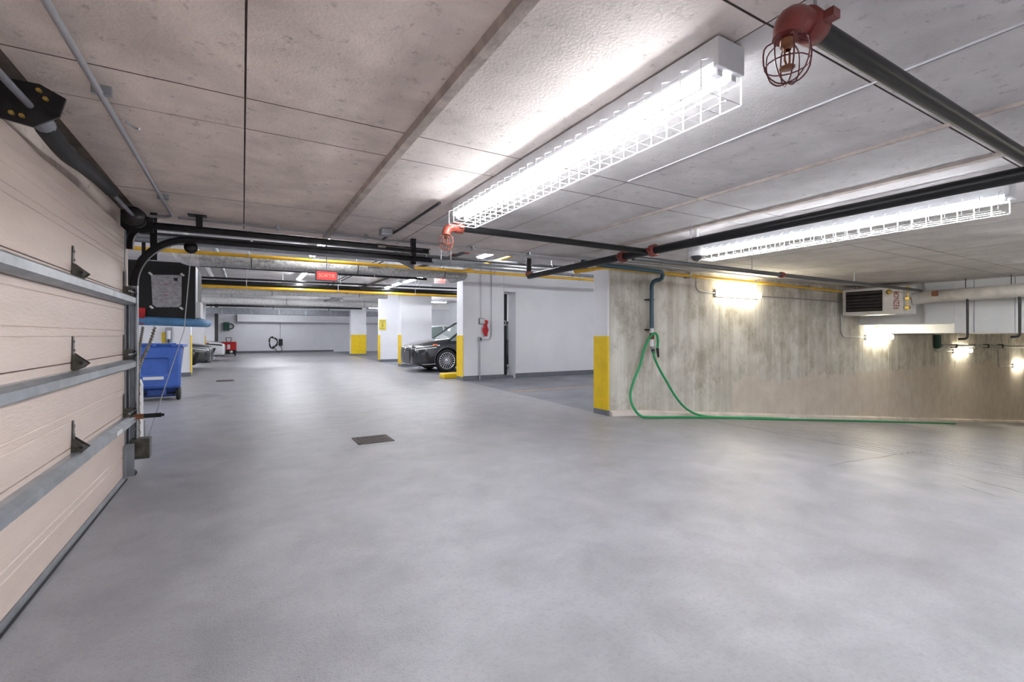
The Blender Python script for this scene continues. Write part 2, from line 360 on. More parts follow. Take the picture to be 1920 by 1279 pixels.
# ceiling over the bays (higher), walls
box('ceiling_back', (-8,SLAB_Y+0.01,BZ), (11.4,BACK_Y,BZ+0.2), 'ceil_back', kind='structure', label='higher pale concrete ceiling above the pipes')
box('wall_slab_edge', (-8,SLAB_Y,CZ), (11.4,SLAB_Y+0.05,BZ), 'ceil_mid', kind='structure', label='concrete edge face where the low slab ends')
box('wall_back', (-8,BACK_Y,-0.1), (11.4,BACK_Y+0.2,BZ), 'white', kind='structure', label='white far end wall of the garage')
box('baseboard_back', (-8,BACK_Y-0.02,0), (5.8,BACK_Y-0.001,0.14), 'base', kind='structure')
box('wall_right', (11.2,11.75,-0.1), (11.4,BACK_Y,BZ), 'white', kind='structure', label='white side wall behind the parked charcoal car')
box('wall_left', (-8.2,SLAB_Y,-0.1), (-8,BACK_Y,BZ), 'white', kind='structure')
box('wall_behind', (-1.2,-4.2,-2.4), (27.2,-4,CZ+0.1), 'white', kind='structure')
box('wall_bay_end', (11.2,5.62,-0.1), (11.4,11.3,BZ), 'white', kind='structure')
# wall in the door plane (jamb and the part before the door)
box('wall_door_side', (-1.2,-4,-0.1), (-0.86,-0.5,CZ), 'white', kind='structure')
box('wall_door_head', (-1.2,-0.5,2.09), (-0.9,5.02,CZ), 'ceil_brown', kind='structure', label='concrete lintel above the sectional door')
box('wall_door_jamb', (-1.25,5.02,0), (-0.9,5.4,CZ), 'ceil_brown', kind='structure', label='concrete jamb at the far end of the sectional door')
box('wall_outside', (-1.6,-0.6,-0.1), (-1.55,5.1,CZ), 'white', kind='structure')
# concrete ramp wall with white and yellow painted end
mb = MB(); zs = [(4.72, floor_z(4.72)-0.15), (27, floor_z(27)-0.15)]
mb.prism([(4.72,WALL_Y,zs[0][1]),(27,WALL_Y,zs[1][1]),(27,WALL_Y,CZ),(4.72,WALL_Y,CZ)], (0,0.31,0))
wr = mb.build('wall_ramp', 'rampwall', kind='structure', label='stained board-marked concrete wall along the ramp')
for xx in (6.1,7.3,8.6,9.9,11.2,12.5,13.8,15.1,16.4):
    box('board_joint', (xx,WALL_Y-0.004,floor_z(xx)+0.1), (xx+0.007,WALL_Y+0.01,1.24 if xx > 13.7 else CZ-0.02), 'rampwall', wr)
box('end_paint', (4.712,WALL_Y-0.002,1.19), (4.74,WALL_Y+0.312,CZ-0.002), 'white', wr, label='white painted end of the wall')
box('end_paint', (4.71,WALL_Y-0.004,0.08), (4.742,WALL_Y+0.314,1.19), 'yellow', wr, label='yellow painted lower end of the wall')
box('end_paint', (4.71,WALL_Y-0.006,-0.06), (4.745,WALL_Y+0.316,0.08), 'base', wr, label='grey painted foot of the wall')
# kerb along the wall foot
kx = [4.75,5.4,6.5,8,10,13,17,21,27]
mb = MB()
mb.add([(a,WALL_Y-0.07,floor_z(a)-0.05) for a in kx]+[(a,WALL_Y-0.06,floor_z(a)+0.055) for a in kx]+[(a,WALL_Y+0.01,floor_z(a)+0.085) for a in kx],
       [(i,i+1,len(kx)+i+1,len(kx)+i) for i in range(len(kx)-1)]+[(len(kx)+i,len(kx)+i+1,2*len(kx)+i+1,2*len(kx)+i) for i in range(len(kx)-1)])
mb.add([(4.75,WALL_Y-0.07,-0.05),(4.75,WALL_Y-0.06,0.05),(4.75,WALL_Y+0.01,0.08),(4.75,WALL_Y+0.01,-0.05)], [(0,1,2,3)])
mb.build('trim_1', 'ceil_mid', kind='structure', label='low concrete kerb along the foot of the ramp wall')
# bulkhead over the ramp
box('wall_bulkhead', (12.35,4.06,1.44), (12.9,WALL_Y-0.002,CZ+0.01), 'whitegrey', kind='structure', label='recessed grey panel of the bulkhead beside the concrete wall')
bh = box('wall_bulkhead', (12.2,-4,1.245), (12.9,3.59,CZ+0.01), 'whitegrey', kind='structure', label='grey board bulkhead dropping from the ceiling over the ramp')
box('wall_bulkhead', (12.2,3.592,1.44), (12.9,4.058,CZ+0.01), 'whitegrey', kind='structure', label='short grey bulkhead piece with raised lower edge')
for yy in (3.3, 2.75, 1.4): box('board_joint', (12.194,yy,1.25), (12.202,yy+0.012,CZ), 'plastic_grey', bh)
box('wall_drop', (13.75,-4,1.25), (13.95,WALL_Y-0.002,CZ+0.3), 'white', kind='structure', label='bright white face of the lowered ceiling over the ramp')
MB().prism([(13.95,-4,1.25),(27,-4,1.25),(27,-4,1.45),(13.95,-4,1.45)], (0,4+WALL_Y-0.01,0)).build('ceiling_ramp', 'ceil_buff', kind='structure')
box('wall_ramp_end', (26.9,-4,-3), (27.1,WALL_Y,1.3), 'ceil_buff', kind='structure')
# bay rear wall with door recess
box('wall_bay_rear', (6.67,11.32,0), (11.3,11.74,BZ), 'white', kind='structure', label='white rear wall of the empty parking bay')
box('baseboard_bay', (6.66,11.3,0), (11.2,11.321,0.13), 'base', kind='structure')
box('wall_recess', (6.29,11.85,0), (6.68,11.95,BZ), 'white', kind='structure')
box('wall_recess', (6.28,11.3,2.42), (6.68,11.9,BZ), 'white', kind='structure')
dr = box('door_1', (6.3,11.82,0.06), (6.669,11.86,2.4), 'ink', kind='structure', label='narrow dark door in the white recess')
text('door_number', '2', 0.2, 'plastic_white', (6.61,11.815,1.55), FACE_NEG_Y, dr)
box('sill', (6.3,11.45,0.0), (6.67,11.86,0.06), 'base', dr)
# left rear stub walls
box('wall_left_stub', (-8,31.0,0), (-1.35,31.3,BZ), 'white', kind='structure', label='white wall return beyond the white car')
box('trim_2', (-1.36,30.98,0), (-1.2,31.32,BZ), 'greypipe', kind='structure', label='dark steel post at the end of the wall return')
# beam ledge on the far wall
box('trim_3', (-0.3,BACK_Y-0.45,2.12), (11.2,BACK_Y-0.001,2.62), 'white', kind='structure', label='white beam across the top of the far wall')

# ================================================================== PILLARS
def pillar(x0, x1, y0, y1, label, faces, top=BZ, ytop=1.2):
    t = thing('pillar', ((x0+x1)/2, (y0+y1)/2, 0), label, 'pillar')
    box('shaft', (x0,y0,0), (x1,y1,top), 'white', t)
    e = 0.006
    box('base_band', (x0-e,y0-e,0), (x1+e,y1+e,0.12), 'base', t)
    b = MB()
    for fc in faces:
        if fc == '-x': b.box((x0-2*e,y0-2*e,0.1),(x0+0.001,y1+e,ytop))
        if fc == '+x': b.box((x1-0.001,y0-2*e,0.1),(x1+2*e,y1+e,ytop))
        if fc == '-y': b.box((x0,y0-2*e,0.1),(x1,y0+0.001,ytop))
    b.build('yellow_band', 'yellow', t)
    return t
P1 = pillar(5.05,6.29,11.32,11.72,'wide white pillar with red cloth and conduits, yellow left edge',['-x'])
P2 = pillar(5.24,6.46,17.5,17.9,'white pillar behind the nose of the charcoal car',['-x'], ytop=1.22)
P3 = pillar(5.36,6.5,21.1,21.5,'white pillar carrying the yellow speed sign',['-x'], ytop=1.22)
P4 = pillar(5.56,6.45,28.7,29.1,'far white pillar with broad yellow lower face',['-y'], ytop=1.24)
P5 = pillar(-3.2,-1.32,16.5,16.9,'white pillar behind the blue wheeled bin',['+x'])
P6 = pillar(-3.2,-1.42,24.2,24.6,'white pillar between the dark car and the white car',['+x'])
# yellow kerb block by P1
MB().bevbox((4.8,12.05,0),(5.6,12.4,0.14),0.03).build('wheel_stop', 'yellow', label='yellow kerb block at the foot of the wide white pillar', cat='kerb', base=True)

# ================================================================== SECTIONAL DOOR
DX, DY0, DY1 = -0.84, -0.45, 4.95
door = thing('sectional_door', (DX, (DY0+DY1)/2, 0), 'closed cream sectional garage door with galvanised struts', 'garage door')
seams = [0.05,0.565,1.045,1.56,2.075]
for k in range(4):
    z0, z1 = seams[k]+0.003, seams[k+1]-0.003; h = z1-z0
    pr = [(0.0,z0),(0.0,z0+0.1)]
    for g in ((0.1,0.145,0.19,0.36,0.405) if k != 3 else (0.1,0.22,0.26,0.34,0.38,0.43)):
        if g == 0.1: continue
        pr += [(0,z0+g-0.004),(-0.004,z0+g),(0,z0+g+0.004)]
    pr += [(0,z1),(-0.045,z1),(-0.045,z0)]
    MB().prism([(DX+a,DY0,z) for a,z in pr], (0,DY1-DY0,0)).build('panel', 'door', door)
for z in (0.5,0.965,1.497):      # hat-section struts
    pr = [(0,z-0.045),(0,z-0.04),(0.028,z-0.04),(0.058,z-0.022),(0.058,z+0.012),(0.03,z+0.03),(0,z+0.03),(0,z+0.036),(0.034,z+0.036),(0.064,z+0.016),(0.064,z-0.026),(0.03,z-0.045)]
    MB().prism([(DX+0.001+a,DY0,b) for a,b in pr], (0,DY1-DY0+0.05,0)).build('strut', 'galv', door)
box('sticker', (DX+0.0655,4.28,0.48), (DX+0.0665,4.45,0.51), 'plastic_white', door)
box('end_stile', (DX+0.0005,4.9,0.06), (DX+0.004,4.95,2.07), 'galvdull', door)
box('bottom_rail', (DX-0.045,DY0,0.008), (DX+0.006,DY1,0.05), 'galv', door)
box('bottom_seal', (DX-0.05,DY0,0.0), (DX+0.012,DY1,0.012), 'rubber', door)
def hinge(y, z):
    h = MB()
    h.box((DX,y-0.03,z-0.05),(DX+0.006,y+0.03,z+0.0)); h.prism([(DX+0.006,y-0.022,z+0.0),(DX+0.006,y+0.022,z+0.0),(DX+0.006,y+0.012,z+0.14),(DX+0.006,y-0.012,z+0.14)],(-0.006,0,0))
    for s in (-1, 1): h.prism([(DX+0.005,y+s*0.026,z-0.06),(DX+0.005,y+s*0.026,z+0.045),(DX+0.05,y+s*0.026,z+0.005),(DX+0.075,y+s*0.02,z-0.015),(DX+0.05,y+s*0.026,z-0.04)],(0,0.004*s,0))
    o = h.build('hinge', 'oxid', door)
    MB().tube([(DX+0.045,y-0.035,z-0.012),(DX+0.045,y+0.035,z-0.012)],0.009).build('pin', 'dark', o)
    for zz in (z+0.11,z+0.06,z-0.035): MB().tube([(DX+0.004,y,zz),(DX+0.014,y,zz)],0.008,6).build('bolt', 'galv', o)
for z in (0.575,1.055,1.57): hinge(3.55, z)
for z in (0.575,1.055,1.57):          # end hinges with rollers
    h = MB(); y = 4.88
    h.box((DX+0.003,y-0.04,z-0.06),(DX+0.009,y+0.04,z+0.02)); h.prism([(DX+0.009,y-0.04,z+0.02),(DX+0.009,y-0.025,z+0.02),(DX+0.009,y-0.025,z+0.15),(DX+0.009,y-0.04,z+0.15)],(-0.006,0,0))
    h.box((DX+0.01,y-0.04,z-0.05),(DX+0.055,y-0.035,z+0.03)); h.box((DX+0.01,y+0.02,z-0.05),(DX+0.055,y+0.025,z+0.03))
    o = h.build('end_hinge', 'oxid', door)
    MB().tube([(DX+0.045,y-0.06,z-0.01),(DX+0.045,y+0.1,z-0.01)],0.008).build('roller_stem', 'galv', o)
    MB().lathe((DX+0.045,y+0.085,z-0.01),(0,1,0),[(0,0),(0.024,0),(0.028,0.01),(0.024,0.022),(0,0.022)],14).build('roller', 'dark', o)
m2 = MB(); m2.box((DX+0.004,4.84,0.03),(DX+0.012,4.95,0.3)); m2.box((DX+0.01,4.93,0.03),(DX+0.06,4.938,0.3)); m2.build('bottom_bracket', 'galvdull', door)
MB().lathe((DX+0.045,4.955,0.05),(0,1,0),[(0,0),(0.026,0),(0.03,0.01),(0.026,0.025),(0,0.025)],14).build('bottom_roller', 'dark', door)
MB().bevbox((DX+0.03,4.945,0.16),(DX+0.16,5.06,0.33),0.008).build('track_guard', 'oxid', door, label='rusty folded guard at the foot of the track')
# tracks
tr = thing('door_track', (DX+0.03, 5.02, 0), 'galvanised vertical door track bending to oily horizontal rails below the ceiling', 'door track')
R_, TX, ty = 0.42, DX+0.045, 5.0
def rail_path(ztop, R, z0, x1, x0=TX):
    pts = [(x0,ty,z0),(x0,ty,ztop-R)]
    pts += [(x0+R-R*math.cos(a),ty,ztop-R+R*math.sin(a)) for a in [math.pi/2*i/12 for i in range(1,13)]]
    return [Vector(p) for p in pts] + [Vector((x1,ty,ztop))]
CH = [(-0.03,-0.028),(0.03,-0.028),(0.03,-0.022),(-0.024,-0.022),(-0.024,0.022),(0.03,0.022),(0.03,0.028),(-0.03,0.028)]
v = [(TX,ty,0.22),(TX,ty,0.8),(TX,ty,1.62)]
MB().sweep(v, CH, (0,-1,0)).build('vertical_rail', 'galv', tr)
MB().sweep([p for p in rail_path(2.045, R_, 1.62, 1.86)], CH, (0,-1,0)).build('lower_rail', 'dark', tr)
MB().sweep([Vector((TX-0.03,ty,1.93))] + [Vector((TX-0.03+0.16-0.16*math.cos(a),ty,1.98+0.16*math.sin(a))) for a in [math.pi/2*i/8 for i in range(9)]] + [Vector((1.82,ty,2.14))],
           CH, (0,-1,0)).build('upper_rail', 'dark', tr)
# wall angle with slots
ag = MB(); ag.box((DX-0.05,5.02,0.2),(DX-0.045,5.09,1.95)); ag.box((DX-0.05,5.018,0.2),(DX+0.05,5.024,1.6)); ag.build('mounting_angle', 'galvdull', tr)
for z in (0.62,0.72,0.82,0.92): box('slot', (DX-0.025,4.972,z), (DX-0.005,4.978,z+0.035), 'plastic_white', tr)
pa = MB()                       # punched hanging angles
for (x, z0, z1, yy) in ((-0.70,1.86,CZ,5.1),(-0.36,2.16,CZ,5.0),(1.62,1.99,CZ,5.02)):
    q = pa if x == -0.70 else MB()
    q.box((x,yy,z0),(x+0.05,yy+0.004,z1)); q.box((x,yy,z0),(x+0.004,yy+0.05,z1))
    if x != -0.70: q.build('hanger', 'dark', tr)
pa.build('hanger', 'dark', tr)
MB().box((-0.42,4.97,CZ-0.012),(-0.28,5.06,CZ-0.002)).build('hanger_plate', 'dark', tr)
MB().tube([(1.25,5.04,2.165),(1.33,5.04,2.165),(1.34,5.04,2.165),(1.75,5.04,2.165)],[0.03,0.03,0.018,0.018],12).build('bumper_spring', 'ceil_buff', tr, label='pale coil bumper at the rail end')
MB().prism([(1.45,5.05,2.02),(1.66,5.05,2.01),(1.66,5.05,1.93)],(0,0.006,0)).build('end_plate', 'galvdull', tr)
MB().lathe((-0.40,5.04,1.985),(0,1,0),[(0,-0.02),(0.052,-0.02),(0.044,0),(0.052,0.02),(0,0.02)],18).build('cable_pulley', 'dark', tr)
# torsion shaft with sleeve spring
sh = thing('torsion_shaft', (-0.75,3.5,2.1), 'dark torsion shaft and sagging black spring sleeve above the door', 'torsion spring')
MB().tube([(-0.75,1.6,2.13),(-0.75,5.1,2.15)],0.0135).build('shaft', 'galvdull', sh)
sp = smooth_path([(-0.75,2.78,2.115),(-0.755,3.1,2.10),(-0.75,3.4,2.125),(-0.75,3.7,2.145),(-0.745,3.98,2.145)],8)
MB().tube(sp, [0.036]+[0.04]*(len(sp)-2)+[0.034], 14).build('spring_sleeve', 'rubber', sh)
MB().tube([(-0.75,2.68,2.13),(-0.75,2.72,2.13),(-0.75,2.79,2.12)],[0.028,0.036,0.039],14).build('winding_cone', 'galvdull', sh)
br = MB(); br.prism([(-0.86,2.62,2.07),(-0.74,2.62,2.05),(-0.66,2.62,2.11),(-0.64,2.62,2.19),(-0.72,2.62,2.23),(-0.86,2.62,2.23)],(0,0.012,0)); br.box((-0.899,2.5,2.08),(-0.88,2.7,2.26)); br.build('centre_bracket', 'dark', sh)
for (a, z) in ((-0.70,2.17),(-0.72,2.2),(-0.8,2.09),(-0.77,2.085)): MB().tube([(a,2.605,z),(a,2.625,z)],0.009,6).build('bolt', 'brass', sh)
MB().lathe((-0.75,4.66,2.145),(0,1,0),[(0,0),(0.07,0),(0.075,0.02),(0.06,0.03),(0.06,0.07),(0.08,0.085),(0,0.09)],20).build('cable_drum', 'dark', sh)
MB().lathe((-0.75,4.8,2.145),(0,1,0),[(0,0),(0.06,0),(0.06,0.08),(0.045,0.09),(0,0.09)],12).build('coupler', 'oxid', sh)
br = MB(); br.prism([(-0.88,4.98,2.05),(-0.66,4.98,2.08),(-0.66,4.98,2.2),(-0.88,4.98,2.25)],(0,0.01,0)); br.build('end_bracket', 'dark', sh)
# chain, rope, latch
def chain(path, name, label):
    mb = MB(); P = smooth_path(path, 10); L = 0.0; last = P[0]; k = 0
    for i in range(1, len(P)):
        seg = P[i]-P[i-1]; d = seg.length; u = seg.normalized() if d > 1e-6 else Vector((0,0,-1)); pos = 0
        while L + (d-pos) >= 0.042:
            pos += 0.042 - L; L = 0; c = P[i-1] + u*pos
            a = u.orthogonal().normalized() if k % 2 else u.cross(u.orthogonal()).normalized(); k += 1
            b = u.cross(a); ring = [c + u*(0.029*math.cos(t)) + a*(0.016*math.sin(t)) for t in [2*math.pi*j/8 for j in range(9)]]
            mb.tube(ring, 0.0042, 4, caps=False)
        L += d-pos
    return mb.build(name, 'chainsteel', label=label, cat='chain')
chA = [ony(268,612,6.9), ony(262,650,6.2), ony(258,700,5.2), ony(257,760,5.03), ony(257,846,5.03)]
chB = [ony(291,612,6.9), ony(280,645,6.4), ony(262,685,5.5), ony(259,720,5.07), ony(259.5,845,5.05)]
chain(chA, 'door_chain', 'rusty link chain hanging closest to the door track')
chain(chB, 'door_chain', 'rusty link chain slanting down from under the blue padded edge')
MB().tube([(-0.40,5.04,1.93), ony(345,620,5.1), ony(268,848,5.12)],0.004,6).build('lift_cable', 'conduit', label='thin grey cable slanting from the rail pulley to the track foot', cat='cable')
la = thing('slide_lock', ony(262,780,4.98), 'black slide lock bar sticking out of the door track', 'lock')
c = ony(262,780,4.98)
MB().box((c.x-0.02,4.955,c.z-0.018),(c.x+0.15,4.965,c.z+0.018)).build('bar', 'black', la)
MB().box((c.x-0.03,4.945,c.z-0.022),(c.x+0.03,4.955,c.z+0.02)).build('catch', 'copper', la)
MB().tube([(c.x+0.13,4.96,c.z),(c.x+0.17,4.96,c.z)],0.012,8).build('knob', 'dark', la)
MB().tube([ony(272,788,5.06), ony(272,812,5.06), ony(279,838,5.06), ony(280,845,5.06), ony(270,857,5.06)],0.007,8).build('release_rod', 'galv', label='bent steel rod hanging beside the track guard', cat='rod')
bo = thing('bollard', (-1.0,6.25,0), 'white rounded bollard half hidden by the door track', 'bollard')
MB().lathe((-1.0,6.25,0),(0,0,1),[(0.085,0),(0.085,0.68),(0.07,0.73),(0.035,0.755),(0,0.76)],20).build('post', 'plastic_white', bo)
MB().lathe((-1.0,6.25,0),(0,0,1),[(0.1,0.0),(0.1,0.05),(0.086,0.07)],20).build('foot', 'plastic_white', bo)

# ================================================================== LIGHT FIXTURES
def fixture(cx, cy, z, label, along='y', L=2.4, tubes=(-0.038,0.038), guard=True, name='fluorescent_light', hang=0.0):
    """strip light hung with top at z; built along local y"""
    t = thing(name, (0,0,0), label, 'light')
    hw = 0.072
    pr = [(-hw,0),(hw,0),(hw,-0.084),(0.03,-0.088),(-0.03,-0.088),(-hw,-0.084)]
    MB().prism([(a,-L/2,b) for a,b in pr],(0,L,0)).build('housing', 'fixture', t)
    for s in (-1,1): MB().bevbox((-hw-0.003,s*L/2-0.012,-0.105),(hw+0.003,s*L/2+0.012,0.0),0.004).build('end_cap', 'fixture', t)
    for x in tubes:
        for (a, b) in ((-L/2+0.03,-0.02),(0.02,L/2-0.03)):
            MB().tube([(x,a,-0.103),(x,b,-0.103)],0.0165,10).build('tube', 'tube' if guard else 'tube2', t)
        for yy in (-L/2+0.02,0.0,L/2-0.02): MB().box((x-0.014,yy-0.012,-0.125),(x+0.014,yy+0.012,-0.078)).build('lamp_holder', 'plastic_white', t)
    if guard:
        g = MB(); r = 0.003; wx, zb = 0.115, -0.185
        for yy in [-L/2+0.03+i*(L-0.06)/26 for i in range(27)]:
            g.tube([(-hw,yy,-0.06),(-wx,yy,-0.08),(-wx,yy,zb),(wx,yy,zb),(wx,yy,-0.08),(hw,yy,-0.06)],r,4,smooth=False)
        for (a, b) in ((-wx,zb),(wx,zb),(-wx,-0.1),(wx,-0.1),(-0.035,zb),(0.035,zb)): g.tube([(a,-L/2+0.03,b),(a,L/2-0.03,b)],r,4,smooth=False)
        g.build('wire_guard', 'wire', t)
    if hang:
        for yy in (-L*0.35,L*0.35): MB().tube([(0,yy,-0.01),(0,yy,hang)],0.006,6).build('hanger_rod', 'conduit', t)
    t.location = (cx,cy,z)
    if along == 'x': t.rotation_euler = (0,0,math.pi/2)
    return t
fixture(1.53,2.27,CZ-0.012,'caged double tube light, nearest the camera, on the low ceiling')
fixture(4.42,2.22,CZ-0.06,'caged tube light hanging beside the long black sprinkler main',hang=0.06)
def plain(cx, cy, z, label, along='y'): return fixture(cx,cy,z,label,along,guard=False,name='strip_light',hang=BZ-z)
plain(4.35,7.7,BZ-0.25,'bright strip light just beyond the low slab edge')
plain(4.45,13.3,BZ-0.22,'long strip light before the small red exit sign')
plain(4.4,15.9,BZ-0.22,'strip light following on behind the long one, above the charcoal car')
plain(2.3,27.0,BZ-0.16,'far strip light glowing before the end wall',along='x')
plain(-3.2,12.5,BZ-0.1,'strip light over the bay behind the black hanging box')
plain(-3.0,21.0,BZ-0.1,'strip light over the dark grey car at left')
plain(8.3,15.5,BZ-0.1,'added fill strip light over the charcoal car bay',along='x')  # hidden strip, added as fill for this bay
plain(8.5,24.0,BZ-0.1,'strip light over the bay behind the speed sign pillar',along='x')
plain(8.6,7.2,BZ-0.08,'added fill strip light over the empty bay behind the wall end',along='x')  # this strip and those down to the aisle pipes are added fill
plain(1.6,21.0,BZ-0.08,'added fill strip light over the middle of the far aisle')
plain(1.6,33.2,BZ-0.08,'added fill strip light close to the end wall',along='x')
plain(1.4,10.5,BZ-0.06,'added fill strip light above the aisle pipes')
plain(4.4,20.0,BZ-0.2,'added fill strip light before the speed sign pillar')  # this and the following strips are extras, added to brighten the back
plain(4.4,25.6,BZ-0.2,'added fill strip light before the far yellow faced pillar')
plain(-3.2,8.3,BZ-0.1,'added fill strip light over the first left bay')
plain(-3.0,28.0,BZ-0.1,'added fill strip light over the white car at left')
plain(8.3,20.0,BZ-0.1,'added fill strip light over the bay behind the second pillar',along='x')
plain(8.3,31.0,BZ-0.1,'added fill strip light in the far right corner bay',along='x')
plain(1.6,15.6,BZ-0.06,'added fill strip light above the aisle between the yellow pipes')
fixture(1.53,-1.6,CZ-0.012,'unseen caged fill light added behind the viewpoint, in line with the first row')  # unseen fixtures behind the viewpoint, added to light the near area
fixture(4.42,-1.6,CZ-0.06,'unseen caged fill light added behind the viewpoint, in line with the second row',hang=0.06)
fixture(7.31,0.2,CZ-0.012,'unseen caged fill light added over the ramp head')  # unseen fixtures over the ramp, added to brighten its wall
fixture(10.2,0.8,CZ-0.012,'unseen caged fill light added over the ramp')
# wall lamps (vapour-tight) on the ramp wall
def wall_lamp(px, py, label, L=1.27):
    c = ony(px, py, WALL_Y-0.05)
    t = thing('wall_lamp', (c.x,WALL_Y,c.z), label, 'lamp')
    MB().bevbox((c.x-L/2,WALL_Y-0.05,c.z-0.065),(c.x+L/2,WALL_Y-0.001,c.z+0.065),0.02).build('housing', 'plastic_white', t)
    MB().bevbox((c.x-L/2+0.02,WALL_Y-0.11,c.z-0.058),(c.x+L/2-0.02,WALL_Y-0.05,c.z+0.058),0.028).build('diffuser', 'lens', t)
    return c
L1 = wall_lamp(1385,552,'first lit wall lamp, near the green hose and under the yellow pipe')
L2 = wall_lamp(1649,632,'lit wall lamp below the unit heater')
L3 = wall_lamp(1805,658,'small lit wall lamp beneath the first black drop pipe')
L4 = wall_lamp(1912,685,'furthest lit wall lamp down the ramp at the picture edge')
for X_, Z_ in ((12.2,0.85),(15.5,0.5),(19.0,0.3),(22.5,0.1)):     # unseen lamps, added on the opposite wall to brighten the ramp
    t = thing('wall_lamp', (X_,-4,Z_), 'unseen fill lamp added on the opposite ramp wall', 'lamp', 'added fill lamps of the opposite ramp wall')
    MB().bevbox((X_-0.63,-3.999,Z_-0.065),(X_+0.63,-3.95,Z_+0.065),0.02).build('housing', 'plastic_white', t)
    MB().bevbox((X_-0.61,-3.95,Z_-0.058),(X_+0.61,-3.89,Z_+0.058),0.028).build('diffuser', 'lens', t)
def cpath(name, pts, r, m, label, cat, n=8): return MB().tube(pts, r, n).build(name, m, label=label, cat=cat)
wy = WALL_Y-0.02
c0 = ony(1305,530,wy)
cpath('conduit', [(c0.x,wy,2.24),(c0.x,wy,2.1),*arc((c0.x,wy,2.05),(c0.x,wy,L1.z),(c0.x+0.2,wy,L1.z)),(L1.x-0.63,wy,L1.z)], 0.011, 'conduit', 'thin conduit curving down into the first wall lamp', 'conduit')
xk = ony(1577,560,wy).x
cpath('conduit', [(L1.x+0.63,wy,L1.z),(xk-0.2,wy,L1.z),*arc((xk-0.2,wy,L1.z),(xk,wy,L1.z),(xk,wy,L1.z-0.2)),(xk,wy,L2.z+0.2),*arc((xk,wy,L2.z+0.2),(xk,wy,L2.z),(xk+0.2,wy,L2.z)),(L2.x-0.63,wy,L2.z)],
      0.011, 'conduit', 'thin conduit stepping down behind the unit heater', 'conduit')
xk = ony(1753,640,wy).x
cpath('conduit', [(L2.x+0.63,wy,L2.z+0.06),(xk-0.2,wy,L2.z+0.06),*arc((xk-0.2,wy,L2.z+0.06),(xk,wy,L2.z+0.06),(xk,wy,L2.z-0.14)),*arc((xk,wy,L3.z+0.2),(xk,wy,L3.z),(xk+0.2,wy,L3.z)),(L3.x-0.63,wy,L3.z)],
      0.011, 'conduit', 'thin conduit stepping down beside the green grey box', 'conduit')
xk = ony(1872,665,wy).x
cpath('conduit', [(L3.x+0.63,wy,L3.z),(xk-0.2,wy,L3.z),*arc((xk-0.2,wy,L3.z),(xk,wy,L3.z),(xk,wy,L3.z-0.2)),*arc((xk,wy,L4.z+0.2),(xk,wy,L4.z),(xk+0.2,wy,L4.z)),(L4.x-0.63,wy,L4.z)],
      0.011, 'conduit', 'thin conduit stepping down to the furthest wall lamp', 'conduit')
# pipe with standoffs and fitting beyond the bulkhead
a, b = ony(1765,648,WALL_Y-0.08), ony(1920,650,WALL_Y-0.08)
wp = thing('drain_pipe', a, 'grey brown pipe running level on the wall below the bulkhead', 'pipe')
MB().tube([a,b],0.04,12).build('pipe', 'wraprough', wp)
MB().tube([ony(1758,628,WALL_Y-0.09),ony(1758,650,WALL_Y-0.09),a],[0.08,0.08,0.045],12).build('elbow', 'green', wp)
for px in (1790,1824,1850,1877): q = ony(px,649,WALL_Y-0.08); MB().box((q.x-0.03,WALL_Y-0.14,q.z-0.06),(q.x+0.03,WALL_Y-0.001,q.z+0.06)).build('bracket', 'dark', wp)
for (px, y1, lab) in ((1814,635,'first brown drop pipe with hooked foot before the bulkhead'),(1912,631,'second brown drop pipe with hooked foot at the picture edge')):
    X = 11.68; t0 = onx(px,560,X); t1 = onx(px,y1,X); t2 = onx(px-17,y1+1,X)
    MB().tube([(X,t0.y,1.95),*arc(t1+Vector((0,0,0.06)),t1,t1.lerp(t2,0.35)),t2],0.02,10).build('drop_pipe', 'dark', label=lab, cat='pipe')

# ================================================================== UNIT HEATER
hx, hy0, hy1, hz0, hz1 = 11.3, 4.1, 5.17, 1.63, 2.18
ht = thing('unit_heater', (hx+0.3,(hy0+hy1)/2,hz0), 'white unit heater with dark louvres hung under the ceiling', 'heater')
MB().bevbox((hx,hy0,hz0),(hx+0.62,hy1,hz1),0.012).build('casing', 'heater', ht)
ly0, ly1 = 4.43, 5.1
box('grille_shade', (hx-0.004,ly0,hz0+0.07), (hx+0.0,ly1,hz1-0.05), 'black', ht)  # flat black plate, standing in for shade behind the louvres
for i in range(6):
    z = hz0+0.105+i*0.069
    MB().prism([(hx-0.006,ly0+0.01,z+0.03),(hx-0.045,ly0+0.01,z),(hx-0.042,ly0+0.01,z-0.008),(hx-0.004,ly0+0.01,z+0.02)],(0,ly1-ly0-0.02,0)).build('louvre', 'louver', ht)
fr = MB()
for (a0,a1,b0,b1) in ((ly0-0.02,ly0,hz0+0.05,hz1-0.03),(ly1,ly1+0.02,hz0+0.05,hz1-0.03),(ly0,ly1,hz1-0.05,hz1-0.03),(ly0,ly1,hz0+0.05,hz0+0.07)): fr.box((hx-0.02,a0,b0),(hx+0.001,a1,b1))
fr.build('grille_frame', 'heater', ht)
text('brand_lettering', 'REZNOR', 0.13, 'inkred', (hx-0.003,4.2,(hz0+hz1)/2+0.0), (math.pi/2,-math.pi/2,-math.pi/2), ht, 0.002, 0.72)
MB().lathe((hx-0.001,4.33,hz1-0.1),(-1,0,0),[(0.055,0),(0.05,0.006),(0,0.006)],16).build('badge', 'brass', ht)
gp = MB(); gp.tube([(hx+0.05,hy0-0.06,hz1),(hx+0.05,hy0-0.06,hz0+0.06)],0.014,8); gp.build('gas_line', 'brass', ht)
for z in (hz1-0.05,hz1-0.25,hz0+0.12): MB().bevbox((hx+0.01,hy0-0.1,z-0.03),(hx+0.09,hy0-0.02,z+0.03),0.012).build('gas_valve', 'brass', ht)
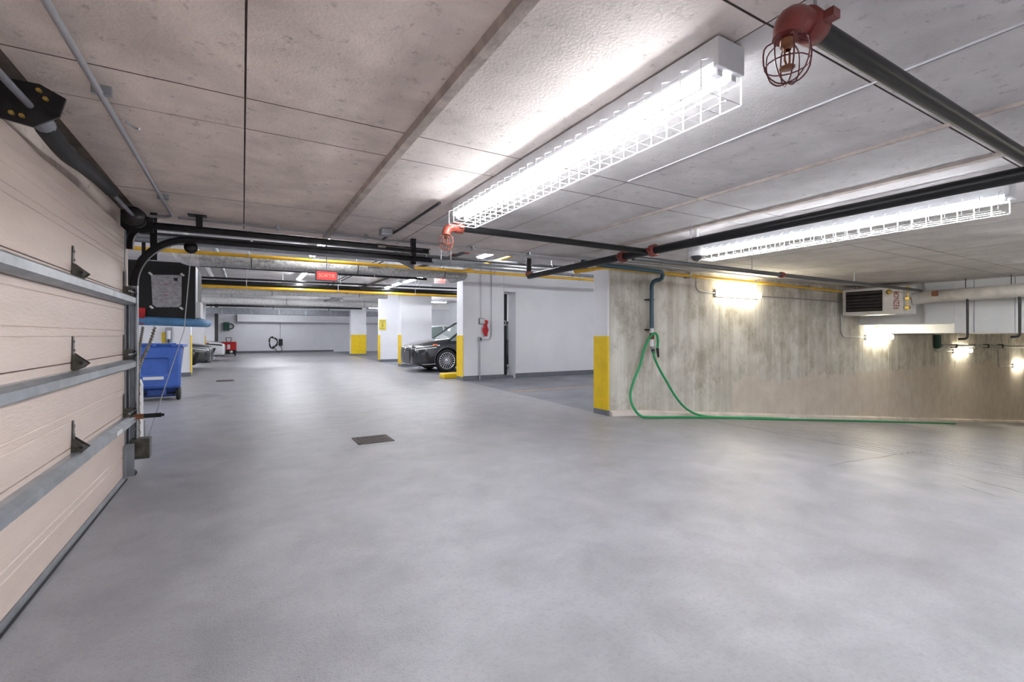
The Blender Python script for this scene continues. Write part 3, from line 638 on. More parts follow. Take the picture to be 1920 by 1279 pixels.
for yy in (hy0+0.15,hy1-0.15): MB().tube([(hx+0.3,yy,hz1-0.01),(hx+0.3,yy,CZ)],0.006,6).build('hanger_rod', 'conduit', ht)
du = thing('vent_duct', (11.9,2,1.95), 'beige wrapped vent duct leading from the heater to the right', 'duct')
MB().tube(smooth_path([(11.75,4.12,1.93),(11.85,3.8,1.98),(11.75,3.4,1.97),(11.7,2.6,1.985),(11.65,1.2,2.01),(11.6,-1.5,2.03)],6),[0.12]*31,18).build('duct_wrap', 'duct', du)
box('clip', (11.55,3.66,1.96), (11.62,3.74,2.06), 'copper', du)
for yy in (3.3,2.7,2.2): MB().tube([(11.74,yy,2.08),(11.74,yy,CZ)],0.006,6).build('hanger_rod', 'dark', du)

# ================================================================== SPRINKLER PIPES
def hanger(t, p, z1, r, m='galv'):
    h = MB(); h.tube([(p[0],p[1],p[2]+r),(p[0],p[1],z1)],0.005,6); h.build('hanger_rod', m, t)
def coupling(t, p, ax, r, m='red'):
    ax = Vector(ax); p = Vector(p)
    o = MB().lathe(p,ax,[(r*1.02,-0.032),(r*1.5,-0.03),(r*1.5,0.03),(r*1.02,0.032)],16).build('coupling', m, t)
    s = ax.cross(Vector((0,0,1))).normalized()
    for k in (-1,1): MB().box(p+s*k*r*1.75-Vector((0.018,0.018,0.012)), p+s*k*r*1.75+Vector((0.018,0.018,0.012))).build('bolt_pad', m, o)
XM, ZM = 3.77, 2.10
sm = thing('sprinkler_main', (XM,2,ZM), 'long black sprinkler main running beside the hanging tube light', 'pipe')
MB().tube([(XM,-3.9,ZM-0.0),(XM,1,ZM),(XM,6.0,ZM)],0.043,16).build('pipe', 'blackpipe', sm)
for y in (0.74,3.52,3.98): coupling(sm,(XM,y,ZM),(0,1,0),0.043)
for y in (3.05,0.3): hanger(sm,(XM,y,ZM),CZ,0.043)
MB().tube([(XM,6.0,ZM),(XM,6.0,ZM+0.9)],0.04,12).build('riser', 'blackpipe', sm); coupling(sm,(XM,5.98,ZM+0.03),(0,0,1),0.043,'copper')
def branch(y, x0, x1, z, r, label, head_x=None, mel='red'):
    t = thing('sprinkler_branch', (x0,y,z), label, 'pipe')
    xa = x0+0.06 if head_x is not None else x0
    MB().tube([(xa,y,z),(x1,y,z)],r,16).build('pipe', 'greypipe' if mel == 'grey' else 'blackpipe', t)
    if head_x is not None:
        el = MB().tube([(xa+0.01,y,z),*arc((xa-0.03,y,z),(x0-0.045,y,z),(x0-0.045,y,z-0.07))],r*1.22,14).build('elbow', mel, t)
        coupling(t,(xa+0.01,y,z),(1,0,0),r,mel)
        c = Vector((x0-0.045,y,z-0.075)); h = MB()
        h.lathe(c,(0,0,-1),[(0.018,0),(0.018,0.02),(0.01,0.02),(0.01,0.03)],10); h.tube([c+Vector((0.012,0,-0.03)),c+Vector((0.012,0,-0.06)),c+Vector((0,0,-0.075))],0.003,5)
        h.tube([c+Vector((-0.012,0,-0.03)),c+Vector((-0.012,0,-0.06)),c+Vector((0,0,-0.075))],0.003,5); h.lathe(c,(0,0,-1),[(0,0.075),(0.02,0.077),(0.02,0.08),(0,0.08)],12)
        h.build('sprinkler_head', 'copper', t)
        w = MB()
        for k in range(4):
            a = math.pi/4*k; d = Vector((math.cos(a),math.sin(a),0))
            w.tube(smooth_path([c+d*0.03,c+d*0.058+Vector((0,0,-0.02)),c+d*0.056+Vector((0,0,-0.08)),c+d*0.03+Vector((0,0,-0.115)),c+Vector((0,0,-0.12)),c-d*0.03+Vector((0,0,-0.115)),c-d*0.056+Vector((0,0,-0.08)),c-d*0.058+Vector((0,0,-0.02)),c-d*0.03],3),0.0022,4)
        w.ring(c+Vector((0,0,-0.07)),(0,0,1),0.056,0.0022,16,4); w.build('head_guard', 'maroon' if mel == 'red' else mel, t)
    return t
b1 = branch(0.74,1.36,XM-0.03,ZM,0.031,'thick black sprinkler branch with red elbow at the upper right corner',1)
hanger(b1,(1.46,0.74,ZM+0.02),CZ,0.03)
b2 = branch(3.6,1.5,XM-0.03,ZM,0.03,'dark sprinkler branch ending in an orange elbow near the slab edge',1,'orange')
hanger(b2,(1.56,3.6,ZM),CZ,0.03)
b3 = branch(3.85,XM+0.03,11.4,ZM-0.03,0.028,'long thin grey sprinkler branch crossing toward the unit heater',None,'grey')
coupling(b3,(6.7,3.85,ZM-0.03),(1,0,0),0.028)
for x in (4.7,6.0,8.8): hanger(b3,(x,3.85,ZM-0.03),CZ,0.028)
dc = thing('dome_camera', (3.95,3.13,2.03), 'white dome security camera at the end of the hanging light', 'camera')
MB().lathe((3.97,3.14,2.0),(0,0,1),[(0.062,0.0),(0.07,0.02),(0.07,0.075),(0.055,0.095),(0,0.1)],20).build('housing', 'plastic_white', dc)
MB().lathe((3.97,3.14,2.0),(0,0,-1),[(0.055,0),(0.05,0.025),(0.032,0.045),(0,0.055)],20).build('dome', 'glassdark', dc)
MB().tube([(3.97,3.14,2.095),(3.97,3.14,CZ)],0.02,10).build('stem', 'plastic_white', dc)
# conduits on the low ceiling
lc = thing('conduit', (-0.53,3,2.25), 'long galvanised conduit along the ceiling above the door', 'conduit')
MB().tube([(-0.53,-3.9,2.242),(-0.53,4.9,2.242),*arc((-0.53,4.95,2.242),(-0.53,5.03,2.242),(-0.6,5.04,2.235)),(-0.82,5.04,2.22)],0.0135,10).build('pipe', 'conduit', lc)
for y in (2.62,4.4): MB().box((-0.56,y-0.012,2.235),(-0.49,y+0.012,2.2745)).build('strap', 'galv', lc)
MB().tube([(-0.5,2.95,2.255),(-0.47,3.0,2.25),(-0.45,2.97,2.24)],0.005,6).build('hook', 'conduit', lc)
cc = thing('conduit', (2,5.1,2.24), 'thin pale conduit crossing the ceiling near the slab edge', 'conduit')
MB().tube([(-0.5,5.1,2.25),(1.2,5.1,2.25),(1.32,5.1,2.235),(1.5,5.12,2.25),(3.6,5.12,2.25),(4.3,5.0,2.25),(9.5,5.0,2.25)],0.012,8).build('pipe', 'conduit', cc)
for x in (0.3,1.15,2.4,3.2): MB().box((x-0.012,5.07,2.235),(x+0.012,5.15,2.2745)).build('strap', 'galv', cc)
cpath('conduit', [(1.345,3.46,2.245),(1.345,3.5,2.245),(1.34,4.5,2.245),(1.32,5.08,2.245)], 0.012, 'dark', 'dark conduit from the nearest light down to the door rail end', 'conduit')
jb = thing('junction_box', (1.34-0.1,4.68,CZ), 'small grey junction box on the ceiling above the rail end', 'box')
MB().bevbox((1.19,4.63,2.2),(1.3,4.74,2.268),0.006).build('box', 'conduit', jb); MB().box((1.185,4.625,2.22),(1.305,4.745,2.224)).build('lid', 'plastic_grey', jb)
cpath('conduit', [(4.0+0.22,-3.9,2.24),(4.22,3.1,2.24)], 0.011, 'conduit', 'slim conduit close to the ceiling above the black main', 'conduit')
# yellow gas pipe and teal water pipe on the ramp wall
gy = thing('gas_pipe', (5,5.2,2.18), 'yellow gas pipe along the top of the concrete ramp wall', 'pipe')
MB().tube([(4.2,5.45,2.13),(4.35,5.3,2.15),*arc((4.4,5.24,2.16),(4.55,5.2,2.2),(4.75,5.2,2.19)),(8,5.2,2.185),(11.35,5.2,2.16)],0.026,12).build('pipe', 'yellowpipe', gy)
for x in (6.4,8.2,10): MB().box((x-0.012,5.17,2.15),(x+0.012,5.299,2.225)).build('clip', 'galv', gy)
tp = thing('water_pipe', (5.53,5.2,1.2), 'teal water pipe dropping down the concrete wall to the hose tap', 'pipe')
MB().tube([(4.0,5.0,2.2),(4.4,5.08,2.2),(5.55,5.1,2.19),*arc((5.58,5.1,2.19),(5.72,5.12,2.19),(5.70,5.15,2.1)),*arc((5.66,5.17,2.07),(5.54,5.2,2.07),(5.53,5.2,1.95)),(5.53,5.2,1.3)],0.033,12).build('pipe', 'tealpipe', tp)
MB().lathe((5.53,5.2,1.3),(0,0,-1),[(0.034,-0.01),(0.034,0.05),(0.028,0.06)],12).build('union', 'wire', tp)
MB().lathe((5.53,5.2,1.235),(0,0,-1),[(0.026,0),(0.04,0.02),(0.04,0.08),(0.026,0.1)],12).build('ball_valve', 'copper', tp)
MB().lathe((5.53,5.2,1.14),(0,0,-1),[(0.028,0),(0.03,0.02),(0.03,0.1),(0.026,0.11)],12).build('nipple', 'wire', tp)
MB().lathe((5.54,5.2,1.03),(0,0,-1),[(0.026,0),(0.028,0.06),(0.02,0.08)],12).build('tap', 'galv', tp)
for z in (1.75,1.28): MB().box((5.47,5.2,z),(5.59,5.299,z+0.02)).build('pipe_clip', 'dark', tp)
# hose
fz = lambda x: floor_z(x)+0.02
hp = [(5.60,5.15,0.98),(5.6,5.14,1.1),(5.56,5.12,1.2),(5.5,5.12,1.23),(5.42,5.14,1.17),(5.32,5.16,0.98),(5.24,5.16,0.75),(5.06,5.13,0.48),(4.98,5.1,0.3),(4.99,5.05,0.14),(5.08,5.0,fz(5.08)+0.02),(5.25,4.97,fz(5.25)),(6,5.02,fz(6)),(7,5.05,fz(7)),(8.5,4.98,fz(8.5)),(10.2,4.97,fz(10.2)),(11.6,4.9,fz(11.6)),(13.0,4.85,fz(13)),(14.6,4.8,fz(14.6)),(16.0,4.7,fz(16))]
hp2 = [(5.54,5.17,0.94),(5.5,5.13,0.93),(5.5,5.12,0.86),(5.62,5.13,0.68),(5.8,5.13,0.45),(5.98,5.12,0.22),(6.2,5.1,0.02),(6.5,5.08,fz(6.5)+0.03),(7,5.08,fz(7)),(8,5.1,fz(8)),(9,5.03,fz(9))]
gh = thing('garden_hose', (5.5,5.1,0), 'green garden hose looped over the tap and trailing along the wall foot', 'hose')
MB().tube(smooth_path(hp,8),0.019,8).build('loop', 'hose', gh); MB().tube(smooth_path(hp2,8),0.018,8).build('feed', 'hose', gh)
MB().tube([(5.60,5.15,1.0),(5.61,5.15,0.93),(5.625,5.15,0.86)],[0.024,0.02,0.014],10).build('nozzle', 'rubber', gh)
MB().tube([(5.54,5.19,0.985),(5.54,5.17,0.92)],0.026,10).build('hose_coupling', 'rubber', gh)
# ================================================================== PIPES OVER THE BACK AREA
def xpipe(name, p1, p2, Y, r, m, label, x0, x1, cat='pipe', every=2.6, n=12):
    a, b = ony(*p1, Y), ony(*p2, Y); k = (b.z-a.z)/(b.x-a.x); zz = lambda x: a.z + k*(x-a.x)*0.6 + (b.z-a.z)*0.2
    t = thing(name, (x0,Y,zz(x0)), label, cat)
    MB().tube([(x0,Y,zz(x0)),((x0+x1)/2,Y,zz((x0+x1)/2)),(x1,Y,zz(x1))],r,n).build('pipe', m, t)
    if every:
        x = x0+0.9
        while x < x1-0.2:
            MB().tube([(x,Y,zz(x)+r),(x,Y,BZ)],0.008,6).build('hanger_rod', 'conduit', t)
            MB().ring((x,Y,zz(x)),(1,0,0),r+0.006,0.008,12,4).build('clamp', 'dark' if r > 0.05 else 'galv', t); x += every
    return t, zz
xpipe('conduit_run',(380,452),(1000,504),6.5,0.022,'galv','silver conduit run just behind the slab edge, upper one',-6,4.6,'conduit')
xpipe('conduit_run',(380,459),(1000,509),6.9,0.03,'galv','silver conduit run just behind the slab edge, lower thicker one',-6,11,'conduit')
xpipe('conduit_run',(380,448),(700,472),7.6,0.03,'greypipe','dark pipe hidden among the silver conduits',-6,11,'pipe')
tg, zg = xpipe('gas_pipe',(400,477),(1080,522),10.0,0.034,'yellowpipe','yellow gas pipe crossing above the aisle in front of the white drain',-6,10.5)
z_ = zg(4.46)
MB().tube([(4.46,10,z_),(4.46,5.6,z_+0.02)],0.026,10).build('branch', 'yellowpipe', tg)
td, zd = xpipe('insulated_drain',(380,489),(860,513),10.45,0.125,'wraprough','thick grey insulated drain pipe below the yellow gas pipe',-0.75,4.5,every=2.0,n=20)
for x in (0.4,1.5,2.5): text('print', 'LUGARD', 0.075, 'ink', (x,10.315,zd(x)+0.03), FACE_NEG_Y, td)
MB().tube([(4.45,10.45,zd(4.45)),*arc((4.5,10.45,zd(4.5)),(4.68,10.45,zd(4.5)),(4.7,10.6,zd(4.5))),(4.7,11.25,zd(4.5))],0.125,18).build('elbow', 'wraprough', td)
MB().tube([(-0.7,10.45,zd(-0.7)),*arc((-0.8,10.45,zd(-0.8)),(-1.0,10.45,zd(-0.8)),(-1.0,10.45,zd(-0.8)+0.2)),(-1.0,10.45,BZ)],0.13,18).build('stack', 'wrap', td, label='white wrapped stack at the left end')
xpipe('sprinkler_line',(380,498),(760,521),11.2,0.03,'blackpipe','thin black line below the insulated drain',-6,4.0)
xpipe('sprinkler_line',(380,522),(857,540),15.6,0.03,'blackpipe','thin black line above the thick black pipe',-6,8)
xpipe('heating_pipe',(380,530),(857,549),16.4,0.085,'blackpipe','thick black pipe farther back above the second yellow pipe',-6,9,every=3.1)
xpipe('gas_pipe',(380,537),(860,555),16.0,0.045,'yellowpipe','second yellow gas pipe farther down the garage',-6,9)
xpipe('insulated_drain',(380,547),(700,554),18.6,0.1,'wrap','white wrapped pipe just beyond the second yellow pipe',-6,5,every=3)
xpipe('insulated_drain',(380,563),(745,573),23.2,0.15,'wrap','far white drain pipe with brown hangers',-6,9.5,every=3.4)
xpipe('sprinkler_line',(405,573),(655,578),27.8,0.05,'blackpipe','far thin black line before the grey duct',-2.5,6)
fd = box('air_duct', (-2.2,30.0,2.4), (9.5,30.5,2.72), 'galvdull', label='far galvanised rectangular duct crossing before the end wall', cat='duct')
for x in (-1.5,1.5,4.5,7.5): box('duct_strap', (x,30.0,2.7), (x+0.04,30.01,BZ-0.001), 'dark', fd)
for x in (-1,0.4,1.8,3.2,4.6): box('duct_seam', (x,29.985,2.39), (x+0.05,30.51,2.73), 'galv', fd)
sm2 = thing('sprinkler_main', (3.5,15,2.72), 'black sprinkler main running away down the aisle', 'pipe')
MB().tube([(3.95,5.7,2.84),(3.6,12,2.84),(3.2,27,2.8)],0.036,10).build('pipe', 'blackpipe', sm2)
for y in (8.3,8.9): coupling(sm2,(3.95-0.35*(y-5.7)/6.3,y,2.84),(0,1,0),0.036)
cpath('cable_run', [(3.0,9.0,2.98),(2.6,20,2.95)], 0.014, 'rubber', 'thin black cable running away left of the strip lights', 'cable')
cpath('cable_run', [(2.85,9.0,2.98),(2.45,20,2.95)], 0.014, 'rubber', 'second thin black cable beside the first, further left', 'cable')
cpath('heating_pipe', [(-0.85,11,2.97),(-0.75,26,2.97)], 0.09, 'wrap', 'white wrapped pipe along the left bays', 'pipe', 12)
cpath('heating_pipe', [(-0.5,11,3.0),(-0.4,26,3.0)], 0.05, 'galv', 'silver pipe along the left bays', 'pipe', 12)
# ================================================================== SIGNS
def exit_sign(c, w, h, rz, label):
    t = thing('exit_sign', (0,0,0), label, 'exit sign')
    MB().bevbox((-w/2-0.02,-0.02,-h/2-0.02),(w/2+0.02,0.03,h/2+0.02),0.006).build('housing', 'plastic_grey', t)
    MB().box((-w/2,-0.024,-h/2),(w/2,-0.019,h/2)).build('lit_face', 'exit', t)
    text('lettering','SORTIE',h*0.62,'exitword',(0,-0.026,0),FACE_NEG_Y,t,0.001,0.95)
    MB().tube([(0,0.005,h/2+0.02),(0,0.005,BZ-c[2])],0.01,8).build('stem', 'conduit', t)
    t.location = c; t.rotation_euler = (0,0,rz)
exit_sign((1.245,8.5,2.22),0.32,0.14,0,'lit red exit sign hanging below the insulated drain')
exit_sign(tuple(ony(825,525,12.6)),0.28,0.17,math.radians(-25),'small lit red exit sign by the wide white pillar')
c = ony(717,609,21.09)
sg = thing('speed_sign', (c.x,21.08,c.z), 'yellow speed limit sign with a large 5 on the pillar', 'sign')
MB().bevbox((c.x-0.16,21.075,c.z-0.24),(c.x+0.16,21.089,c.z+0.24),0.004).build('plate', 'signyellow', sg)
for (s, z, sz) in (('VITESSE',0.17,0.07),('MAX',0.09,0.06),('5',-0.04,0.2),('KM/H',-0.18,0.07)): text('lettering', s, sz, 'ink', (c.x,21.073,c.z+z), FACE_NEG_Y, sg)
# fittings on the wide pillar
yp = 11.31
cd = lambda px, py: ony(px, py, yp)
pcon = thing('conduit', cd(901,530), 'thin conduit down the wide pillar to the call box', 'conduit')
MB().tube([(cd(901,512).x,yp-0.012,BZ-0.02),cd(901,598)+Vector((0,-0.012,0))],0.011,8).build('pipe', 'conduit', pcon)
q = cd(921,625); r2 = cd(902,637)
cpath('conduit', [(q.x,yp-0.014,BZ-0.02),(q.x,yp-0.014,q.z+0.1),*arc((q.x,yp-0.014,q.z),(q.x,yp-0.014,r2.z),(q.x-0.12,yp-0.014,r2.z)),(r2.x,yp-0.014,r2.z)],0.013,'conduit','thin conduit curving into the socket on the wide pillar','conduit')
q = cd(902.5,602.5)
cb = thing('call_box', (q.x,yp,q.z-0.08), 'small beige call box with grey back on the wide pillar', 'box')
MB().bevbox((q.x-0.09,yp-0.02,q.z-0.085),(q.x+0.08,yp-0.001,q.z+0.085),0.005).build('back_plate', 'plastic_grey', cb)
MB().bevbox((q.x-0.05,yp-0.06,q.z-0.07),(q.x+0.09,yp-0.02,q.z+0.06),0.01).build('cover', 'plastic_white', cb)
q2 = cd(909,612); rc = MB(); pts = []
for i in range(9):
    z = q2.z+0.17-i*0.055; w = [0.05,0.07,0.06,0.065,0.075,0.085,0.085,0.07,0.045][i]
    pts.append([(q2.x+0.01-w+0.02*math.sin(i),yp-0.035,z),(q2.x+0.01-w*0.3,yp-0.085-0.012*math.sin(i*2),z),(q2.x+0.01+w*0.4,yp-0.07,z),(q2.x+0.01+w+0.015*math.sin(i*1.7),yp-0.03,z)])
for i in range(8): 
    for j in range(3): rc.add([pts[i][j],pts[i][j+1],pts[i+1][j+1],pts[i+1][j]],[(0,1,2,3)],True)
    rc.add([pts[i][3],pts[i][0],pts[i+1][0],pts[i+1][3]],[(0,1,2,3)],True)
rc.build('hanging_cloth', 'redcloth', label='red cloth hanging from the call box', cat='cloth')
q = cd(899,636)
so = thing('power_socket', (q.x,yp,q.z), 'grey power socket on the wide pillar with conduit below', 'socket')
MB().bevbox((q.x-0.05,yp-0.05,q.z-0.07),(q.x+0.05,yp-0.001,q.z+0.06),0.006).build('box', 'plastic_grey', so)
MB().box((q.x-0.005,yp-0.054,q.z-0.03),(q.x+0.04,yp-0.049,q.z+0.03)).build('outlet', 'ink', so)
MB().tube([(q.x-0.005,yp-0.025,q.z-0.06),(q.x-0.005,yp-0.025,0.0)],0.02,10).build('feed_pipe', 'conduit', so)
# ================================================================== BLACK HANGING BOX
B0, B1 = Vector((-1.32,7.0,1.40)), Vector((-0.51,8.0,2.06))
bx = thing('hanging_box', ((B0.x+B1.x)/2,7.5,1.35), 'black box hung beside the door track with taped notice', 'box')
MB().box(B0,B1).build('body', 'blackbox', bx)
MB().box((B1.x-0.002,6.995,1.4),(B1.x+0.006,7.25,2.06)).build('edge_trim', 'galv', bx)
MB().box((B1.x-0.01,7.05,1.42),(B1.x+0.05,7.5,1.62)).build('side_pad', 'plastic_white', bx)
MB().tube([(B0.x,7.0,1.38),(-0.9,6.99,1.37),*arc((-0.62,6.99,1.36),(-0.44,6.99,1.355),(-0.44,7.25,1.36)),(-0.44,8.0,1.37)],0.052,12).build('blue_pad', 'bluefoam', bx, label='blue foam pad along the lower edge')
pn = MB(); a = [ony(283,515,6.985),ony(341,516,6.985),ony(340,571,6.985),ony(334,576,6.985),ony(293,576,6.985),ony(286,571,6.985)]
pn.prism(a,(0,0.004,0)); note = pn.build('notice', 'paper', bx, label='grey printed notice taped by its corners')
i0, i1 = ony(326,521,6.983), ony(333,527,6.983); MB().box((i0.x,6.98,i1.z),(i1.x,6.984,i0.z)).build('print_mark', 'ink', note)
for py in (533,553): i0 = ony(307,py,6.983); MB().box((i0.x,6.98,i0.z-0.004),(i0.x+0.045,6.984,i0.z+0.004)).build('print_mark', 'inkred', note)
for (px, py) in ((282,513),(342,515),(284,576),(340,578)):
    i0 = ony(px,py,6.982); MB().prism([i0+Vector((-0.025,0,0.008)),i0+Vector((0.005,0,-0.022)),i0+Vector((0.025,0,-0.008)),i0+Vector((-0.005,0,0.022))],(0,0.003,0)).build('tape', 'plastic_white', note)
i0, i1 = ony(256,577,6.97), ony(273,608,6.97)
MB().prism([(i0.x-0.03,6.96,i0.z),(i1.x,6.96,i0.z),(i1.x-0.01,6.95,i1.z),(i0.x-0.03,6.95,i1.z)],(0,0.02,0)).build('red_flap', 'redcloth', bx)
for x in (-1.28,-1.1): MB().box((x,7.4,2.05),(x+0.04,7.404,BZ)).build('hanging_strap', 'dark', bx)
# small electrical bits on pillar behind
q = ony(317,628,16.49)
el = thing('wall_socket', (q.x,16.49,q.z), 'grey plug and socket on the pillar above the blue bin', 'socket')
MB().bevbox((q.x-0.08,16.4,q.z-0.2),(q.x+0.09,16.499,q.z+0.22),0.01).build('box', 'plastic_grey', el)
MB().tube([(q.x,16.36,q.z+0.12),(q.x,16.36,q.z-0.12)],0.05,10).build('plug', 'plastic_white', el)
MB().tube([(q.x,16.38,q.z-0.12),(q.x+0.02,16.38,q.z-0.45),(q.x+0.02,16.4,0.3)],0.014,8).build('cord', 'ink', el)
q = ony(309,635,16.48); box('yellow_card', (q.x-0.07,16.47,q.z-0.2), (q.x+0.07,16.494,q.z+0.18), 'yellow', label='small yellow card beside the plug above the blue bin', cat='sign')
# ================================================================== BLUE BIN (seen from its wheel side, lid hanging open)
bn = thing('wheeled_bin', (-1.38,11.0,0), 'blue wheeled bin with its lid hanging open', 'bin')
def frustum(mb, z0, r0, z1, r1):
    (a0,b0,a1,b1),(c0,d0,c1,d1) = r0, r1
    return mb.add([(a0,b0,z0),(a1,b0,z0),(a1,b1,z0),(a0,b1,z0),(c0,d0,z1),(c1,d0,z1),(c1,d1,z1),(c0,d1,z1)],[(0,3,2,1),(0,1,5,4),(1,2,6,5),(2,3,7,6),(3,0,4,7)])
frustum(MB(),0.06,(-1.66,10.72,-1.1,11.25),1.0,(-1.74,10.62,-1.02,11.45)).build('body', 'darkblue', bn)
rim = MB(); R4 = [(-1.77,10.59),(-0.99,10.59),(-0.99,11.48),(-1.77,11.48)]
for i in range(4): a, b = R4[i], R4[(i+1) % 4]; rim.tube([(a[0],a[1],1.0),(b[0],b[1],1.0)],0.025,8)
rim.build('rim', 'blueplastic', bn)
MB().tube([(-1.7,10.52,1.04),(-1.06,10.52,1.04)],0.02,10).build('handle_bar', 'blueplastic', bn)
for x in (-1.66,-1.38,-1.1): MB().box((x-0.03,10.5,1.0),(x+0.03,10.62,1.055)).build('hinge_lug', 'blueplastic', bn)
lid = MB(); ly = 10.50
def rrect(x0,x1,z0,z1,r,n=4):
    o = []
    for (cx,cz,s) in ((x1-r,z1-r,0),(x0+r,z1-r,1),(x0+r,z0+r,2),(x1-r,z0+r,3)):
        o += [(cx+r*math.cos(math.pi/2*(s+k/n)),cz+r*math.sin(math.pi/2*(s+k/n))) for k in range(n+1)]
    return o
o1 = rrect(-1.77,-0.99,0.24,1.0,0.05); o2 = rrect(-1.73,-1.03,0.28,0.97,0.05); o3 = rrect(-1.60,-1.16,0.46,0.80,0.05); o4 = rrect(-1.57,-1.19,0.49,0.77,0.05)
k = len(o1); tilt = lambda z: ly + (z-0.24)*0.06
vs = []
for (o, d) in ((o1,0.06),(o1,0.0),(o2,-0.025),(o3,-0.025),(o4,0.005)): vs += [(x,tilt(z)+d,z) for x,z in o]
fs = [(r_*k+i, r_*k+(i+1) % k, (r_+1)*k+(i+1) % k, (r_+1)*k+i) for r_ in range(4) for i in range(k)] + [tuple(range(4*k,5*k))]
lid.add(vs, fs); lid_o = lid.build('lid', 'blueplastic', bn)
MB().box((-1.54,10.475,0.4),(-1.24,10.482,0.455)).build('lid_label', 'plastic_white', lid_o)
MB().box((-1.5,10.66,0.10),(-1.22,10.7,0.2)).build('foot_recess', 'blueplastic', bn)
for x in (-1.72,-1.04): MB().lathe((x-0.035,10.68,0.13),(1,0,0),[(0,0),(0.11,0),(0.13,0.012),(0.13,0.058),(0.11,0.07),(0,0.07)],20).build('wheel', 'rubber', bn)
MB().tube([(-1.74,10.68,0.13),(-1.02,10.68,0.13)],0.014,8).build('axle', 'dark', bn)
# ================================================================== DRAINS, FAR ITEMS
def drain(x0, y0, x1, y1, label):
    t = thing('floor_drain', ((x0+x1)/2,(y0+y1)/2,0), label, 'drain')
    box('pit_shade', (x0+0.01,y0+0.01,0.0005), (x1-0.01,y1-0.01,0.0015), 'black', t)  # flat black sheet, painted in for the shade below the bars
    f = MB()
    for (a,b,c_,d) in ((x0,y0,x1,y0+0.03),(x0,y1-0.03,x1,y1),(x0,y0,x0+0.03,y1),(x1-0.03,y0,x1,y1)): f.box((a,b,0.0),(c_,d,0.005))
    f.build('frame', 'grate', t); nb = 13
    for i in range(nb):
        x = x0+0.04+(x1-x0-0.08)*i/(nb-1)
        box('bar', (x-0.009,y0+0.03,0.001), (x+0.009,y1-0.03,0.005), 'grate', t)
    box('cross_bar', (x0+0.03,(y0+y1)/2-0.012,0.001), (x1-0.03,(y0+y1)/2+0.012,0.0055), 'grate', t)
drain(1.1,5.26,1.5,5.64,'rusty square floor drain grate in the middle of the near floor')
drain(-0.6,14.2,-0.2,14.7,'distant floor drain beyond the blue bin')
q = ony(521,640,BACK_Y-0.03)
cr = thing('charging_cable', (q.x,BACK_Y-0.05,0.6), 'coiled black cable hanging on the far end wall', 'cable')
w = MB(); cpt = []
for i in range(60): a = i*0.42; R = 0.33+0.06*math.sin(i*1.3); cpt.append((q.x-0.3+R*math.cos(a)*0.75,BACK_Y-0.06-0.01*math.sin(i),0.72+R*1.1*math.sin(a)))
w.tube(cpt,0.022,6); w.build('coil', 'rubber', cr)
MB().tube([(q.x+0.15,BACK_Y-0.04,2.1),(q.x+0.15,BACK_Y-0.04,0.9)],0.02,8).build('drop', 'conduit', cr)
MB().bevbox((q.x+0.05,BACK_Y-0.12,0.5),(q.x+0.3,BACK_Y-0.01,0.95),0.03).build('plug_box', 'rubber', cr)
MB().tube(smooth_path([(q.x+0.15,BACK_Y-0.08,0.5),(q.x+0.25,BACK_Y-0.08,0.2),(q.x,BACK_Y-0.08,0.05),(q.x-0.3,BACK_Y-0.08,0.5)]),0.02,6).build('tail', 'rubber', cr)
q = ony(427,612,BACK_Y-0.1)
gb = thing('control_box', (q.x,BACK_Y,q.z-0.3), 'dark green control box high on the far wall', 'box')
MB().bevbox((q.x-0.22,BACK_Y-0.25,q.z-0.27),(q.x+0.1,BACK_Y-0.01,q.z+0.27),0.02).build('body', 'green', gb)
MB().ring((q.x+0.16,BACK_Y-0.15,q.z),(0,1,0),0.17,0.03,16,6).build('handwheel', 'rubber', gb)
# red generator trolley
g0 = Vector((-0.72,32.3,0))
gn = thing('generator', g0, 'red wheeled generator standing near the far wall', 'generator')
MB().bevbox((g0.x-0.4,32.1,0.32),(g0.x+0.4,32.7,0.82),0.05).build('body', 'gen_red', gn)
MB().bevbox((g0.x-0.4,32.12,0.1),(g0.x+0.4,32.7,0.34),0.03).build('engine', 'rubber', gn)
MB().box((g0.x-0.06,32.09,0.4),(g0.x+0.08,32.1,0.66)).build('panel_label', 'plastic_white', gn)
MB().tube([(g0.x-0.1,32.2,0.8),(g0.x-0.14,32.2,1.06),(g0.x+0.14,32.2,1.06),(g0.x+0.1,32.2,0.8)],0.022,8).build('handle', 'rubber', gn)
for x in (-0.36,0.3): MB().lathe((g0.x+x,32.2,0.13),(1,0,0),[(0,0),(0.13,0),(0.13,0.07),(0,0.07)],16).build('wheel', 'rubber', gn)
MB().lathe((g0.x+0.12,32.1,0.22),(0,-1,0),[(0.1,0),(0.1,0.015),(0,0.015)],14).build('gauge', 'chrome', gn)
